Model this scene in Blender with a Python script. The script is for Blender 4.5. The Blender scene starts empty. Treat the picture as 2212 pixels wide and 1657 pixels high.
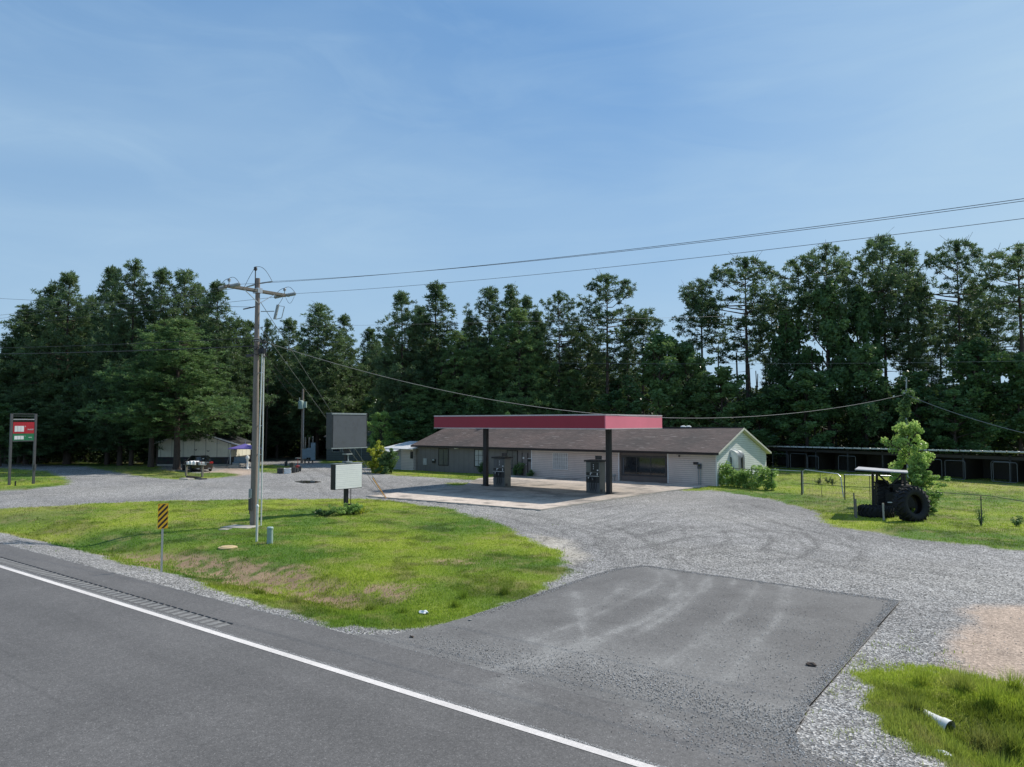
import bpy, bmesh, math, random
import numpy as np
from mathutils import Vector, Matrix
random.seed(7)
R = math.radians
C = bpy.context.scene.collection
# ------------------------------------------------------------------ survey helpers
# The place is laid out in a road-aligned frame: +X runs along the highway, +Y away from it.
EYE = 4.6
W2 = 2212.0
FO = 1780 / 2500 * W2
PITCH = math.atan(97 / 1780)
YAW = math.atan2(.6, .8)
cp, sp_ = math.cos(PITCH), math.sin(PITCH)
def CF(x, y):                       # right / forward metres from the viewpoint -> scene frame
    return (.8 * x - .6 * y, .6 * x + .8 * y)
def ray(u, v):
    x = (u - 1106) / FO; y = -(v - 828.5) / FO
    return (x, cp - y * sp_, sp_ + y * cp)
def P(u, v, z=0.0):                 # point of the level z seen at (u, v) of the survey photograph
    r = ray(u, v); t = (z - EYE) / r[2]
    return CF(r[0] * t, r[1] * t)
def PD(u, Y):                       # plan point at bearing u and forward distance Y
    return CF((u - 1106) / FO * Y, Y)
def Hh(v, Y):                       # height seen at row v at forward distance Y
    r = ray(1106, v); return EYE + r[2] / r[1] * Y
def ONQ(u, v, q):                   # (s, z) on the vertical plane Y=q
    r = ray(u, v); s_, q_ = CF(r[0], r[1]); t = q / q_
    return (s_ * t, EYE + r[2] * t)
def ONS(u, v, s):                   # (q, z) on the vertical plane X=s
    r = ray(u, v); s_, q_ = CF(r[0], r[1]); t = s / s_
    return (q_ * t, EYE + r[2] * t)

# ------------------------------------------------------------------ noise
_T = np.random.RandomState(11).rand(256, 256)
def vn(x, y, seed=0):
    x = np.asarray(x, float) + seed * 17.31; y = np.asarray(y, float) + seed * 9.17
    xi = np.floor(x).astype(int); yi = np.floor(y).astype(int)
    fx = x - xi; fy = y - yi
    fx = fx * fx * (3 - 2 * fx); fy = fy * fy * (3 - 2 * fy)
    a = _T[xi & 255, yi & 255]; b = _T[(xi + 1) & 255, yi & 255]
    c = _T[xi & 255, (yi + 1) & 255]; d = _T[(xi + 1) & 255, (yi + 1) & 255]
    return (a * (1 - fx) + b * fx) * (1 - fy) + (c * (1 - fx) + d * fx) * fy
def fbm(x, y, sc, seed=0, o=4):
    r = 0; a = .5; t = 0
    for i in range(o):
        r = r + a * vn(np.asarray(x) * sc, np.asarray(y) * sc, seed + i * 3); t += a; a *= .5; sc *= 2.03
    return r / t
def sm(e0, e1, x):
    t = np.clip((x - e0) / (e1 - e0), 0, 1); return t * t * (3 - 2 * t)
def sdf(poly, x, y):                # negative inside
    d = np.full(np.shape(x), 1e18); ins = np.zeros(np.shape(x), bool)
    n = len(poly)
    for i in range(n):
        ax, ay = poly[i]; bx_, by_ = poly[(i + 1) % n]
        ex, ey = bx_ - ax, by_ - ay
        wx, wy = x - ax, y - ay
        t = np.clip((wx * ex + wy * ey) / (ex * ex + ey * ey + 1e-12), 0, 1)
        d = np.minimum(d, (wx - ex * t) ** 2 + (wy - ey * t) ** 2)
        c = ((ay > y) != (by_ > y)) & (x < (bx_ - ax) * (y - ay) / (by_ - ay + 1e-15) + ax)
        ins ^= c
    return np.where(ins, -1, 1) * np.sqrt(d)
def pdist(line, x, y):              # distance to an open polyline
    d = np.full(np.shape(x), 1e18)
    for (ax, ay), (bx_, by_) in zip(line[:-1], line[1:]):
        ex, ey = bx_ - ax, by_ - ay
        t = np.clip(((x - ax) * ex + (y - ay) * ey) / (ex * ex + ey * ey + 1e-12), 0, 1)
        d = np.minimum(d, (x - ax - ex * t) ** 2 + (y - ay - ey * t) ** 2)
    return np.sqrt(d)

# ------------------------------------------------------------------ object helpers
def tag(o, label=None, cat=None, group=None, kind=None):
    if label: o['label'] = label
    if cat: o['category'] = cat
    if group: o['group'] = group
    if kind: o['kind'] = kind
    return o
def thing(name, label, cat, loc=(0, 0, 0), rz=0, group=None):
    o = bpy.data.objects.new(name, None); o.empty_display_size = .2
    C.objects.link(o); o.location = loc; o.rotation_euler = (0, 0, rz)
    return tag(o, label, cat, group)
def npmesh(name, V, F, mat, parent=None, attrs=None, smooth=False, k=None):
    V = np.asarray(V, np.float32); F = np.asarray(F, np.int32)
    k = F.shape[1]
    me = bpy.data.meshes.new(name)
    me.vertices.add(len(V)); me.vertices.foreach_set('co', V.ravel())
    me.loops.add(F.size); me.loops.foreach_set('vertex_index', F.ravel())
    me.polygons.add(len(F)); me.polygons.foreach_set('loop_start', np.arange(0, F.size, k, dtype=np.int32))
    me.polygons.foreach_set('loop_total', np.full(len(F), k, np.int32))
    if smooth: me.polygons.foreach_set('use_smooth', np.ones(len(F), bool))
    me.update(calc_edges=True)
    for an, arr in (attrs or {}).items():
        arr = np.asarray(arr, np.float32)
        if arr.ndim == 1:
            a = me.attributes.new(an, 'FLOAT', 'POINT'); a.data.foreach_set('value', arr)
        else:
            a = me.attributes.new(an, 'FLOAT_COLOR', 'POINT')
            a.data.foreach_set('color', np.hstack([arr, np.ones((len(arr), 1), np.float32)]).ravel())
    me.materials.append(mat)
    o = bpy.data.objects.new(name, me); C.objects.link(o)
    if parent: o.parent = parent
    return o
class MB:
    def __init__(s, off=(0, 0, 0)):
        s.v = []; s.f = []; s.off = Vector(off)
    def add(s, vs, fs):
        b = len(s.v); s.v += [tuple(Vector(p) - s.off) for p in vs]
        s.f += [tuple(b + i for i in f) for f in fs]; return s
    def box(s, x0, y0, z0, x1, y1, z1):
        p = [(x0, y0, z0), (x1, y0, z0), (x1, y1, z0), (x0, y1, z0), (x0, y0, z1), (x1, y0, z1), (x1, y1, z1), (x0, y1, z1)]
        return s.add(p, [(0, 3, 2, 1), (4, 5, 6, 7), (0, 1, 5, 4), (1, 2, 6, 5), (2, 3, 7, 6), (3, 0, 4, 7)])
    def obox(s, c, ax, ay, az):     # oriented box from centre and three half axes
        c, ax, ay, az = map(Vector, (c, ax, ay, az))
        p = [c + a * ax + b * ay + d * az for d in (-1, 1) for a, b in ((-1, -1), (1, -1), (1, 1), (-1, 1))]
        return s.add(p, [(0, 3, 2, 1), (4, 5, 6, 7), (0, 1, 5, 4), (1, 2, 6, 5), (2, 3, 7, 6), (3, 0, 4, 7)])
    def bar(s, a, b, w, h=None):    # rectangular bar between points
        a, b = Vector(a), Vector(b); d = (b - a); L = d.length; d.normalize()
        up = Vector((0, 0, 1)) if abs(d.z) < .95 else Vector((0, 1, 0))
        x = d.cross(up).normalized(); y = x.cross(d)
        return s.obox((a + b) / 2, d * L / 2, x * w / 2, y * (h or w) / 2)
    def tube(s, pts, r, n=8, cap=True):
        pts = [Vector(p) for p in pts]; rs = r if isinstance(r, (list, tuple)) else [r] * len(pts)
        vs = []; fs = []; x = None
        for i, p in enumerate(pts):
            d = (pts[min(i + 1, len(pts) - 1)] - pts[max(i - 1, 0)]).normalized()
            if x is None:
                up = Vector((0, 0, 1)) if abs(d.z) < .9 else Vector((1, 0, 0))
                x = d.cross(up).normalized()
            else:
                x = (x - d * x.dot(d)).normalized()
            y = d.cross(x)
            for k in range(n):
                t = 2 * math.pi * k / n
                vs.append(p + (x * math.cos(t) + y * math.sin(t)) * rs[i])
        for i in range(len(pts) - 1):
            for k in range(n):
                fs.append((i * n + k, i * n + (k + 1) % n, (i + 1) * n + (k + 1) % n, (i + 1) * n + k))
        if cap:
            fs.append(tuple(range(n))[::-1]); fs.append(tuple((len(pts) - 1) * n + k for k in range(n)))
        return s.add(vs, fs)
    def lathe(s, c, prof, n=20):    # prof: (r, z) about vertical axis at c
        c = Vector(c); vs = []; fs = []
        for r_, z in prof:
            for k in range(n):
                t = 2 * math.pi * k / n; vs.append(c + Vector((r_ * math.cos(t), r_ * math.sin(t), z)))
        for i in range(len(prof) - 1):
            for k in range(n):
                fs.append((i * n + k, i * n + (k + 1) % n, (i + 1) * n + (k + 1) % n, (i + 1) * n + k))
        fs.append(tuple(range(n))[::-1]); fs.append(tuple((len(prof) - 1) * n + k for k in range(n)))
        return s.add(vs, fs)
    def prism(s, poly, z0, z1):     # vertical prism from plan polygon
        n = len(poly); vs = [(x, y, z0) for x, y in poly] + [(x, y, z1) for x, y in poly]
        return s.add(vs, [tuple(range(n))[::-1], tuple(range(n, 2 * n))] + [(i, (i + 1) % n, n + (i + 1) % n, n + i) for i in range(n)])
    def build(s, name, mat, parent=None, bevel=0, smooth=False, angle=40):
        me = bpy.data.meshes.new(name); me.from_pydata([tuple(p) for p in s.v], [], s.f); me.update()
        bm = bmesh.new(); bm.from_mesh(me); bmesh.ops.recalc_face_normals(bm, faces=bm.faces)
        if bevel:
            bmesh.ops.bevel(bm, geom=[e for e in bm.edges if len(e.link_faces) == 2 and e.calc_face_angle(0) > R(angle)],
                            offset=bevel, segments=2, profile=.6, affect='EDGES', clamp_overlap=True)
        bm.to_mesh(me); bm.free(); me.materials.append(mat)
        if smooth:
            me.polygons.foreach_set('use_smooth', [True] * len(me.polygons))
            try: me.set_sharp_from_angle(angle=R(angle))
            except Exception: pass
        o = bpy.data.objects.new(name, me); C.objects.link(o)
        if parent: o.parent = parent
        return o
def text_mesh(name, txt, size, mat, parent, loc, rot, ext=.004, sx=1):
    cu = bpy.data.curves.new(name, 'FONT'); cu.body = txt; cu.size = size; cu.extrude = ext
    cu.align_x = 'CENTER'; cu.align_y = 'CENTER'
    t = bpy.data.objects.new(name + '_tmp', cu); C.objects.link(t)
    dg = bpy.context.evaluated_depsgraph_get()
    me = bpy.data.meshes.new_from_object(t.evaluated_get(dg)); bpy.data.objects.remove(t)
    me.materials.clear(); me.materials.append(mat)
    o = bpy.data.objects.new(name, me); C.objects.link(o); o.parent = parent
    o.location = loc; o.rotation_euler = rot; o.scale = (sx, 1, 1)
    return o
def copy_thing(root, loc, rz=None, label=None, scale=None):
    r = root.copy(); C.objects.link(r); r.location = loc
    if rz is not None: r.rotation_euler = (0, 0, rz)
    if scale is not None: r.scale = scale
    if label: r['label'] = label
    for ch in root.children:
        c = ch.copy(); C.objects.link(c); c.parent = r
        for g in ch.children:
            d = g.copy(); C.objects.link(d); d.parent = c
    return r

# ------------------------------------------------------------------ materials
def newmat(name):
    m = bpy.data.materials.new(name); m.use_nodes = True
    nt = m.node_tree; b = nt.nodes['Principled BSDF']
    return m, nt, b
def N(nt, t, **kw):
    n = nt.nodes.new(t)
    for k, v in kw.items():
        if k in n.inputs: n.inputs[k].default_value = v
        else: setattr(n, k, v)
    return n
def mixc(nt, fac, a, b, blend='MIX'):
    n = nt.nodes.new('ShaderNodeMix'); n.data_type = 'RGBA'; n.blend_type = blend
    for i, x in ((0, fac), (6, a), (7, b)):
        if hasattr(x, 'is_linked') or hasattr(x, 'links'): nt.links.new(x, n.inputs[i])
        elif isinstance(x, (int, float)): n.inputs[i].default_value = x
        else: n.inputs[i].default_value = (*x, 1) if len(x) == 3 else x
    return n.outputs[2]
def ramp(nt, fac, stops):
    n = nt.nodes.new('ShaderNodeValToRGB'); e = n.color_ramp.elements
    while len(e) < len(stops): e.new(.5)
    for i, (p, c) in enumerate(stops):
        e[i].position = p; e[i].color = (c, c, c, 1) if isinstance(c, (int, float)) else (*c, 1)
    nt.links.new(fac, n.inputs[0]); return n.outputs[0]
def tex(nt, scale, detail=4, rough=.6, vec=None, kind='noise', stretch=None):
    n = nt.nodes.new('ShaderNodeTexNoise' if kind == 'noise' else 'ShaderNodeTexVoronoi')
    n.inputs['Scale'].default_value = scale
    if kind == 'noise': n.inputs['Detail'].default_value = detail; n.inputs['Roughness'].default_value = rough
    tc = nt.nodes.new('ShaderNodeTexCoord'); src = tc.outputs['Object']
    if stretch:
        mp = nt.nodes.new('ShaderNodeMapping'); mp.inputs['Scale'].default_value = stretch
        nt.links.new(src, mp.inputs[0]); src = mp.outputs[0]
    nt.links.new(src, n.inputs['Vector'])
    return n
def bump(nt, b, h, strength, dist):
    n = nt.nodes.new('ShaderNodeBump'); n.inputs['Strength'].default_value = strength; n.inputs['Distance'].default_value = dist
    nt.links.new(h, n.inputs['Height']); nt.links.new(n.outputs[0], b.inputs['Normal']); return n
def pm(name, col, rough=.7, var=.25, scale=3, metal=0, spec=.4, dirt=None, stretch=None, bs=0, bscale=40, coat=0):
    """painted / plain surface with uneven weathering"""
    m, nt, b = newmat(name)
    n1 = tex(nt, scale, 6, .65, stretch=stretch)
    f = ramp(nt, n1.outputs['Fac'], [(.3, 0), (.72, 1)])
    c0 = tuple(x * (1 - var) for x in col); c1 = tuple(min(1, x * (1 + var * .6)) for x in col)
    c = mixc(nt, f, c0, c1)
    if dirt:
        n2 = tex(nt, scale * 2.7, 8, .7, stretch=stretch)
        c = mixc(nt, ramp(nt, n2.outputs['Fac'], [(.52, 0), (.75, .8)]), c, dirt)
    nt.links.new(c, b.inputs['Base Color'])
    b.inputs['Roughness'].default_value = rough; b.inputs['Metallic'].default_value = metal
    b.inputs['Specular IOR Level'].default_value = spec
    if coat: b.inputs['Coat Weight'].default_value = coat
    if bs:
        n3 = tex(nt, bscale, 4, .6, stretch=stretch); bump(nt, b, n3.outputs['Fac'], bs, .01)
    return m
M = {}
M['white'] = pm('white_paint', (.74, .75, .74), .5, .12, 2, dirt=(.5, .48, .43))
M['galv'] = pm('galvanised', (.50, .52, .54), .38, .2, 6, metal=.75)
M['chrome'] = pm('duct_metal', (.72, .76, .80), .28, .18, 2.5, metal=.85, bs=.25, bscale=3)
M['black'] = pm('black_paint', (.018, .018, .02), .45, .3, 4)
M['darkgrey'] = pm('dark_grey_paint', (.05, .052, .055), .5, .25, 4, dirt=(.09, .085, .08))
M['postgrey'] = pm('post_grey_paint', (.085, .085, .088), .5, .25, 3, dirt=(.12, .11, .1))
M['rubber'] = pm('tyre_rubber', (.013, .013, .014), .75, .4, 5, dirt=(.035, .03, .025), bs=.3)
M['concrete'] = pm('concrete_grey', (.42, .39, .34), .85, .2, 1.2, dirt=(.25, .23, .2), bs=.2)
M['wood'] = pm('pole_wood', (.26, .215, .185), .85, .3, 9, stretch=(6, 6, .35), dirt=(.09, .07, .055), bs=.6, bscale=14)
M['oldwood'] = pm('grey_wood', (.2, .18, .15), .85, .3, 9, stretch=(5, 5, .5), dirt=(.08, .07, .06), bs=.4)
M['wire'] = pm('wire_black', (.02, .02, .022), .6, .2, 3)
M['wirehigh'] = pm('wire_weathered', (.10, .095, .09), .6, .2, 3)
M['wiregrey'] = pm('wire_grey', (.22, .22, .22), .5, .2, 3, metal=.3)
M['insul'] = pm('insulator_grey', (.3, .33, .33), .3, .2, 8)
M['green_cab'] = pm('cabinet_green', (.30, .40, .36), .5, .15, 4)
M['cabinet'] = pm('cabinet_blue_grey', (.20, .26, .30), .5, .2, 3)
M['red'] = pm('sign_red', (.42, .02, .03), .4, .12, 2)
M['green'] = pm('sign_green', (.02, .17, .07), .4, .12, 2)
M['yellow'] = pm('sign_yellow', (.75, .42, .02), .45, .1, 5)
M['orange'] = pm('guard_orange', (.7, .33, .05), .5, .15, 5)
M['cream'] = pm('cream_panel', (.44, .42, .34), .65, .1, .8)
M['purple'] = pm('purple_cloth', (.16, .13, .42), .7, .15, 3)
M['pvc'] = pm('white_pvc', (.7, .7, .66), .4, .1, 3, dirt=(.4, .38, .3))
M['lid'] = pm('tan_lid', (.5, .38, .2), .7, .2, 4)
M['foil'] = pm('litter', (.75, .76, .78), .5, .1, 5)
M['pump_grey'] = pm('pump_grey', (.11, .11, .11), .45, .2, 3, dirt=(.1, .09, .08))
M['pump_side'] = pm('pump_side', (.15, .155, .14), .5, .15, 2, dirt=(.2, .19, .16))
M['pump_black'] = pm('pump_black', (.02, .022, .025), .3, .2, 3)
M['greyface'] = pm('sign_grey_face', (.095, .105, .12), .7, .12, 1.2, dirt=(.07, .07, .075))
M['railred'] = pm('red_metal', (.3, .03, .03), .5, .2, 3)
def glass_mat(name, col=(.02, .025, .03), rough=.06):
    m, nt, b = newmat(name); b.inputs['Base Color'].default_value = (*col, 1)
    n1 = tex(nt, 2.5, 3, .5)
    nt.links.new(mixc(nt, n1.outputs['Fac'], tuple(x * .5 for x in col), tuple(x * 1.6 for x in col)), b.inputs['Base Color'])
    b.inputs['Roughness'].default_value = rough; b.inputs['Specular IOR Level'].default_value = .8
    return m
M['glass'] = glass_mat('window_glass')
M['cglass'] = glass_mat('car_glass', (.008, .009, .01), .04)
M['curtain'] = pm('curtain_pane', (.42, .43, .42), .25, .25, 3, dirt=(.25, .26, .25))
M['dimcurtain'] = pm('dim_curtain_pane', (.13, .13, .12), .2, .35, 3, stretch=(6, 6, 1), dirt=(.05, .05, .05))
M['carpaint'] = pm('car_black', (.010, .010, .012), .18, .2, 2, coat=1)
m_, nt_, b_ = newmat('tail_light'); b_.inputs['Base Color'].default_value = (.5, .02, .02, 1); b_.inputs['Roughness'].default_value = .15; M['tail'] = m_
def siding(name, col, pitch, rough=.6, vertical=False, dirt=(.2, .2, .17), depth=.35):
    m, nt, b = newmat(name)
    tc = nt.nodes.new('ShaderNodeTexCoord'); sx = nt.nodes.new('ShaderNodeSeparateXYZ'); nt.links.new(tc.outputs['Object'], sx.inputs[0])
    if vertical:
        ad = N(nt, 'ShaderNodeMath', operation='ADD'); nt.links.new(sx.outputs[0], ad.inputs[0]); nt.links.new(sx.outputs[1], ad.inputs[1]); src = ad.outputs[0]
    else: src = sx.outputs[2]
    mu = N(nt, 'ShaderNodeMath', operation='DIVIDE'); nt.links.new(src, mu.inputs[0]); mu.inputs[1].default_value = pitch
    fr = N(nt, 'ShaderNodeMath', operation='FRACT'); nt.links.new(mu.outputs[0], fr.inputs[0])
    if vertical: line = ramp(nt, fr.outputs[0], [(0, 1), (.05, 0), (.95, 0), (1, 1)])
    else: line = ramp(nt, fr.outputs[0], [(0, 1), (.16, .55), (.30, 0), (1, 0)])
    n1 = tex(nt, .9, 6, .6); n2 = tex(nt, 5, 6, .7, stretch=(1, 1, .3))
    c = mixc(nt, ramp(nt, n1.outputs['Fac'], [(.3, 0), (.7, 1)]), tuple(x * .85 for x in col), col)
    c = mixc(nt, ramp(nt, n2.outputs['Fac'], [(.5, 0), (.8, .45)]), c, dirt)
    mm = N(nt, 'ShaderNodeMath', operation='MULTIPLY'); nt.links.new(line, mm.inputs[0]); mm.inputs[1].default_value = depth
    c = mixc(nt, mm.outputs[0], c, tuple(x * .12 for x in col))
    nt.links.new(c, b.inputs['Base Color']); b.inputs['Roughness'].default_value = rough
    h = ramp(nt, fr.outputs[0], [(0, 1), (1, 0)] if not vertical else [(0, 0), (.06, 1), (.94, 1), (1, 0)])
    bump(nt, b, h, .5, .02)
    return m
M['vinyl'] = siding('white_vinyl_siding', (.66, .575, .52), .15, dirt=(.48, .42, .36), depth=.6)
M['vinyl_side'] = siding('pale_vinyl_siding', (.64, .68, .65), .15, dirt=(.48, .52, .48), depth=.6)
M['t111'] = siding('grey_panel_siding', (.185, .166, .160), .61, vertical=True, dirt=(.11, .11, .11), depth=.6)
M['shedwall'] = siding('shed_siding', (.42, .45, .47), .16, dirt=(.3, .32, .33), depth=.6)
M['creamwall'] = siding('cream_panel_siding', (.72, .69, .56), 1.22, vertical=True, dirt=(.36, .35, .28), depth=.7)
M['greenshed'] = siding('grey_green_siding', (.10, .125, .125), .3, dirt=(.07, .09, .09), depth=.4)
M['cornice'] = pm('brown_trim', (.025, .02, .02), .6, .3, 3)
M['taupe'] = pm('taupe_panel', (.16, .135, .125), .6, .15, 2)
M['soffit'] = pm('soffit_cream', (.56, .56, .48), .6, .1, 2)
def stone_mat():
    m, nt, b = newmat('dark_stone'); v = tex(nt, 2.2, kind='v', stretch=(1, 1, 2.2)); v.feature = 'F1'
    n = tex(nt, 12, 4); c = mixc(nt, n.outputs['Fac'], (.02, .02, .023), (.07, .07, .075)); c = mixc(nt, .5, c, v.outputs['Color'], 'MULTIPLY')
    nt.links.new(c, b.inputs['Base Color']); b.inputs['Roughness'].default_value = .8; return m
M['stone'] = stone_mat()
def shingle():
    m, nt, b = newmat('brown_shingles')
    br = nt.nodes.new('ShaderNodeTexBrick'); tc = nt.nodes.new('ShaderNodeTexCoord'); nt.links.new(tc.outputs['Object'], br.inputs[0])
    br.inputs['Scale'].default_value = 1; br.inputs['Brick Width'].default_value = .32; br.inputs['Row Height'].default_value = .135
    br.inputs['Mortar Size'].default_value = .012; br.inputs['Color1'].default_value = (.085, .056, .048, 1)
    br.inputs['Color2'].default_value = (.135, .09, .08, 1); br.inputs['Mortar'].default_value = (.03, .024, .022, 1)
    n = tex(nt, .28, 6, .62); n2 = tex(nt, 3.5, 6, .7, stretch=(.5, 2.2, 1)); n3 = tex(nt, 1.6, 3, .5, stretch=(.6, 3.5, 1))
    c = mixc(nt, ramp(nt, n.outputs['Fac'], [(.35, 0), (.68, 1)]), br.outputs[0], (.040, .032, .030))
    c = mixc(nt, ramp(nt, n2.outputs['Fac'], [(.45, 0), (.8, .7)]), c, (.16, .125, .115))
    c = mixc(nt, ramp(nt, n3.outputs['Fac'], [(.64, 0), (.68, .6)]), c, (.27, .235, .22))
    nt.links.new(c, b.inputs['Base Color']); b.inputs['Roughness'].default_value = .9
    bump(nt, b, br.outputs['Fac'], .4, -.01); return m
M['shingle'] = shingle()
def fascia_mat(name, col, sheen):
    m, nt, b = newmat(name)
    n = tex(nt, .5, 4, .5, stretch=(1, 1, .5)); c = mixc(nt, ramp(nt, n.outputs['Fac'], [(.3, 0), (.75, 1)]), tuple(x * .93 for x in col), tuple(x * 1.07 for x in col))
    nt.links.new(c, b.inputs['Base Color']); b.inputs['Roughness'].default_value = .55
    b.inputs['Specular IOR Level'].default_value = sheen
    return m
M['fascia'] = fascia_mat('fascia_red', (.30, .026, .046), .4)
M['fascia_faded_sunlit'] = fascia_mat('fascia_faded_sunlit_red', (.78, .20, .26), .5)  # faded red, raised further so the colour carries the sunlight on this end
def corr(name, col, axis, pitch, metal=.3, rough=.4):
    m = pm(name, col, rough, .15, 2, metal=metal, dirt=tuple(x * .6 for x in col)); nt = m.node_tree; b = nt.nodes['Principled BSDF']
    w = nt.nodes.new('ShaderNodeTexWave'); w.bands_direction = axis; w.inputs['Scale'].default_value = 1 / pitch / 1.0 * .314
    tc = nt.nodes.new('ShaderNodeTexCoord'); nt.links.new(tc.outputs['Object'], w.inputs[0]); bump(nt, b, w.outputs['Fac'], .6, .03); return m
M['whiteroof'] = corr('white_metal_roof', (.72, .74, .76), 'X', .2, .1)
M['tinroof'] = corr('tin_roof', (.62, .65, .66), 'X', .25, .4)
M['kwood'] = siding('kennel_boards', (.035, .03, .027), .2, vertical=True, dirt=(.02, .018, .016))
def vcol_mat(name, speck, bstr, bdist, rough=.9, spec=.25, fine=28):
    m, nt, b = newmat(name)
    at = nt.nodes.new('ShaderNodeAttribute'); at.attribute_name = 'col'
    wa = nt.nodes.new('ShaderNodeAttribute'); wa.attribute_name = 'grit'
    v = tex(nt, fine, kind='v'); sv = nt.nodes.new('ShaderNodeSeparateColor'); nt.links.new(v.outputs['Color'], sv.inputs[0])
    n1 = tex(nt, fine * .25, 5, .75); n2 = tex(nt, fine * 1.7, 3, .6)
    g1 = ramp(nt, sv.outputs[0], speck); g2 = ramp(nt, n1.outputs['Fac'], [(.25, .72), (.75, 1.28)])
    g3 = ramp(nt, n2.outputs['Fac'], [(.25, .7), (.75, 1.3)])
    sp = mixc(nt, 1, g1, g2, 'MULTIPLY'); sf = mixc(nt, wa.outputs['Fac'], g3, sp)
    c = mixc(nt, 1, at.outputs['Color'], sf, 'MULTIPLY')
    nt.links.new(c, b.inputs['Base Color']); b.inputs['Roughness'].default_value = rough; b.inputs['Specular IOR Level'].default_value = spec
    h = mixc(nt, wa.outputs['Fac'], n2.outputs['Fac'], v.outputs['Distance'])
    bump(nt, b, h, bstr, bdist); return m
M['ground'] = vcol_mat('ground_surface', [(0, .28), (.35, .72), (.7, 1.12), (1, 2.0)], .8, .03)
M['road'] = vcol_mat('asphalt', [(0, .75), (.5, .95), (.93, 1.1), (1, 1.7)], .35, .006, .8, .35, 60)
M['slab'] = vcol_mat('concrete_slab', [(0, .9), (1, 1.1)], .2, .004, .85, .3, 20)
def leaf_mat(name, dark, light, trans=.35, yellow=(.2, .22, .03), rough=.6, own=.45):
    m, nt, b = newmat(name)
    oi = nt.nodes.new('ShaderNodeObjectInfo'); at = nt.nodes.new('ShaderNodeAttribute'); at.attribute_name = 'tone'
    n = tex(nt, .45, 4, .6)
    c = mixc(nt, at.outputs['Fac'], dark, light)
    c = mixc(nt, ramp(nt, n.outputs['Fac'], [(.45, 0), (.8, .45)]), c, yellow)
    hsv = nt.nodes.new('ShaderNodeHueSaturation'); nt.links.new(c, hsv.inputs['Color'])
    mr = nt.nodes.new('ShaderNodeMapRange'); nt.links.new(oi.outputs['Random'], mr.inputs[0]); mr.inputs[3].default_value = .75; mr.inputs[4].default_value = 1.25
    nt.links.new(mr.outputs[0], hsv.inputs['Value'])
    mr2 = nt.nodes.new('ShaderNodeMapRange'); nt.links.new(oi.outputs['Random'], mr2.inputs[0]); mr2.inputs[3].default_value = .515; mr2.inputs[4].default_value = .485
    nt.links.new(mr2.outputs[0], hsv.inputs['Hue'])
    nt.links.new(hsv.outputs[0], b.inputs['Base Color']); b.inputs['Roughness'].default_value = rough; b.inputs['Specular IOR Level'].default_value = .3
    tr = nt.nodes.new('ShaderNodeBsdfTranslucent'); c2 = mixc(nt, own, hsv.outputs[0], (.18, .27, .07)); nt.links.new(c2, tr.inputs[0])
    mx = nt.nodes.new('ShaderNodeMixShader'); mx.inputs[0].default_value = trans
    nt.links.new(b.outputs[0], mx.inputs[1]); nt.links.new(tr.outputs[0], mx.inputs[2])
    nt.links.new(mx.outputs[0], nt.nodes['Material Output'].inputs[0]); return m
M['needle'] = leaf_mat('pine_needles', (.055, .098, .052), (.125, .205, .092), .34, (.16, .22, .065), .5)
M['needlebright'] = leaf_mat('bright_pine_needles', (.085, .165, .065), (.19, .31, .11), .38, (.27, .32, .09), .5)
M['leaf'] = leaf_mat('broad_leaves', (.055, .12, .055), (.17, .29, .10), .42, (.18, .25, .06), .32)
M['leafbright'] = leaf_mat('bright_leaves', (.20, .35, .09), (.44, .60, .18), .5, (.48, .58, .15), .3, .05)
M['leafyellow'] = leaf_mat('yellow_leaves', (.30, .37, .04), (.58, .60, .08), .5, (.55, .52, .08), .4, .05)
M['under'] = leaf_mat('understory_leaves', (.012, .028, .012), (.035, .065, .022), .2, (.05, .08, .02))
M['bark'] = pm('pine_bark', (.085, .062, .05), .9, .4, 4, stretch=(3, 3, .6), dirt=(.03, .025, .022), bs=.6, bscale=8)
def grass_mat():
    m, nt, b = newmat('grass_blades'); at = nt.nodes.new('ShaderNodeAttribute'); at.attribute_name = 'col'
    nt.links.new(at.outputs['Color'], b.inputs['Base Color']); b.inputs['Roughness'].default_value = .55; b.inputs['Specular IOR Level'].default_value = .3
    tr = nt.nodes.new('ShaderNodeBsdfTranslucent'); c2 = mixc(nt, .3, at.outputs['Color'], (.25, .40, .04)); nt.links.new(c2, tr.inputs[0])
    mx = nt.nodes.new('ShaderNodeMixShader'); mx.inputs[0].default_value = .45
    nt.links.new(b.outputs[0], mx.inputs[1]); nt.links.new(tr.outputs[0], mx.inputs[2]); nt.links.new(mx.outputs[0], nt.nodes['Material Output'].inputs[0]); return m
M['grass'] = grass_mat()
m_, nt_, b_ = newmat('stone_chips'); at_ = nt_.nodes.new('ShaderNodeAttribute'); at_.attribute_name = 'col'
nt_.links.new(at_.outputs['Color'], b_.inputs['Base Color']); b_.inputs['Roughness'].default_value = .85; M['chips'] = m_

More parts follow.
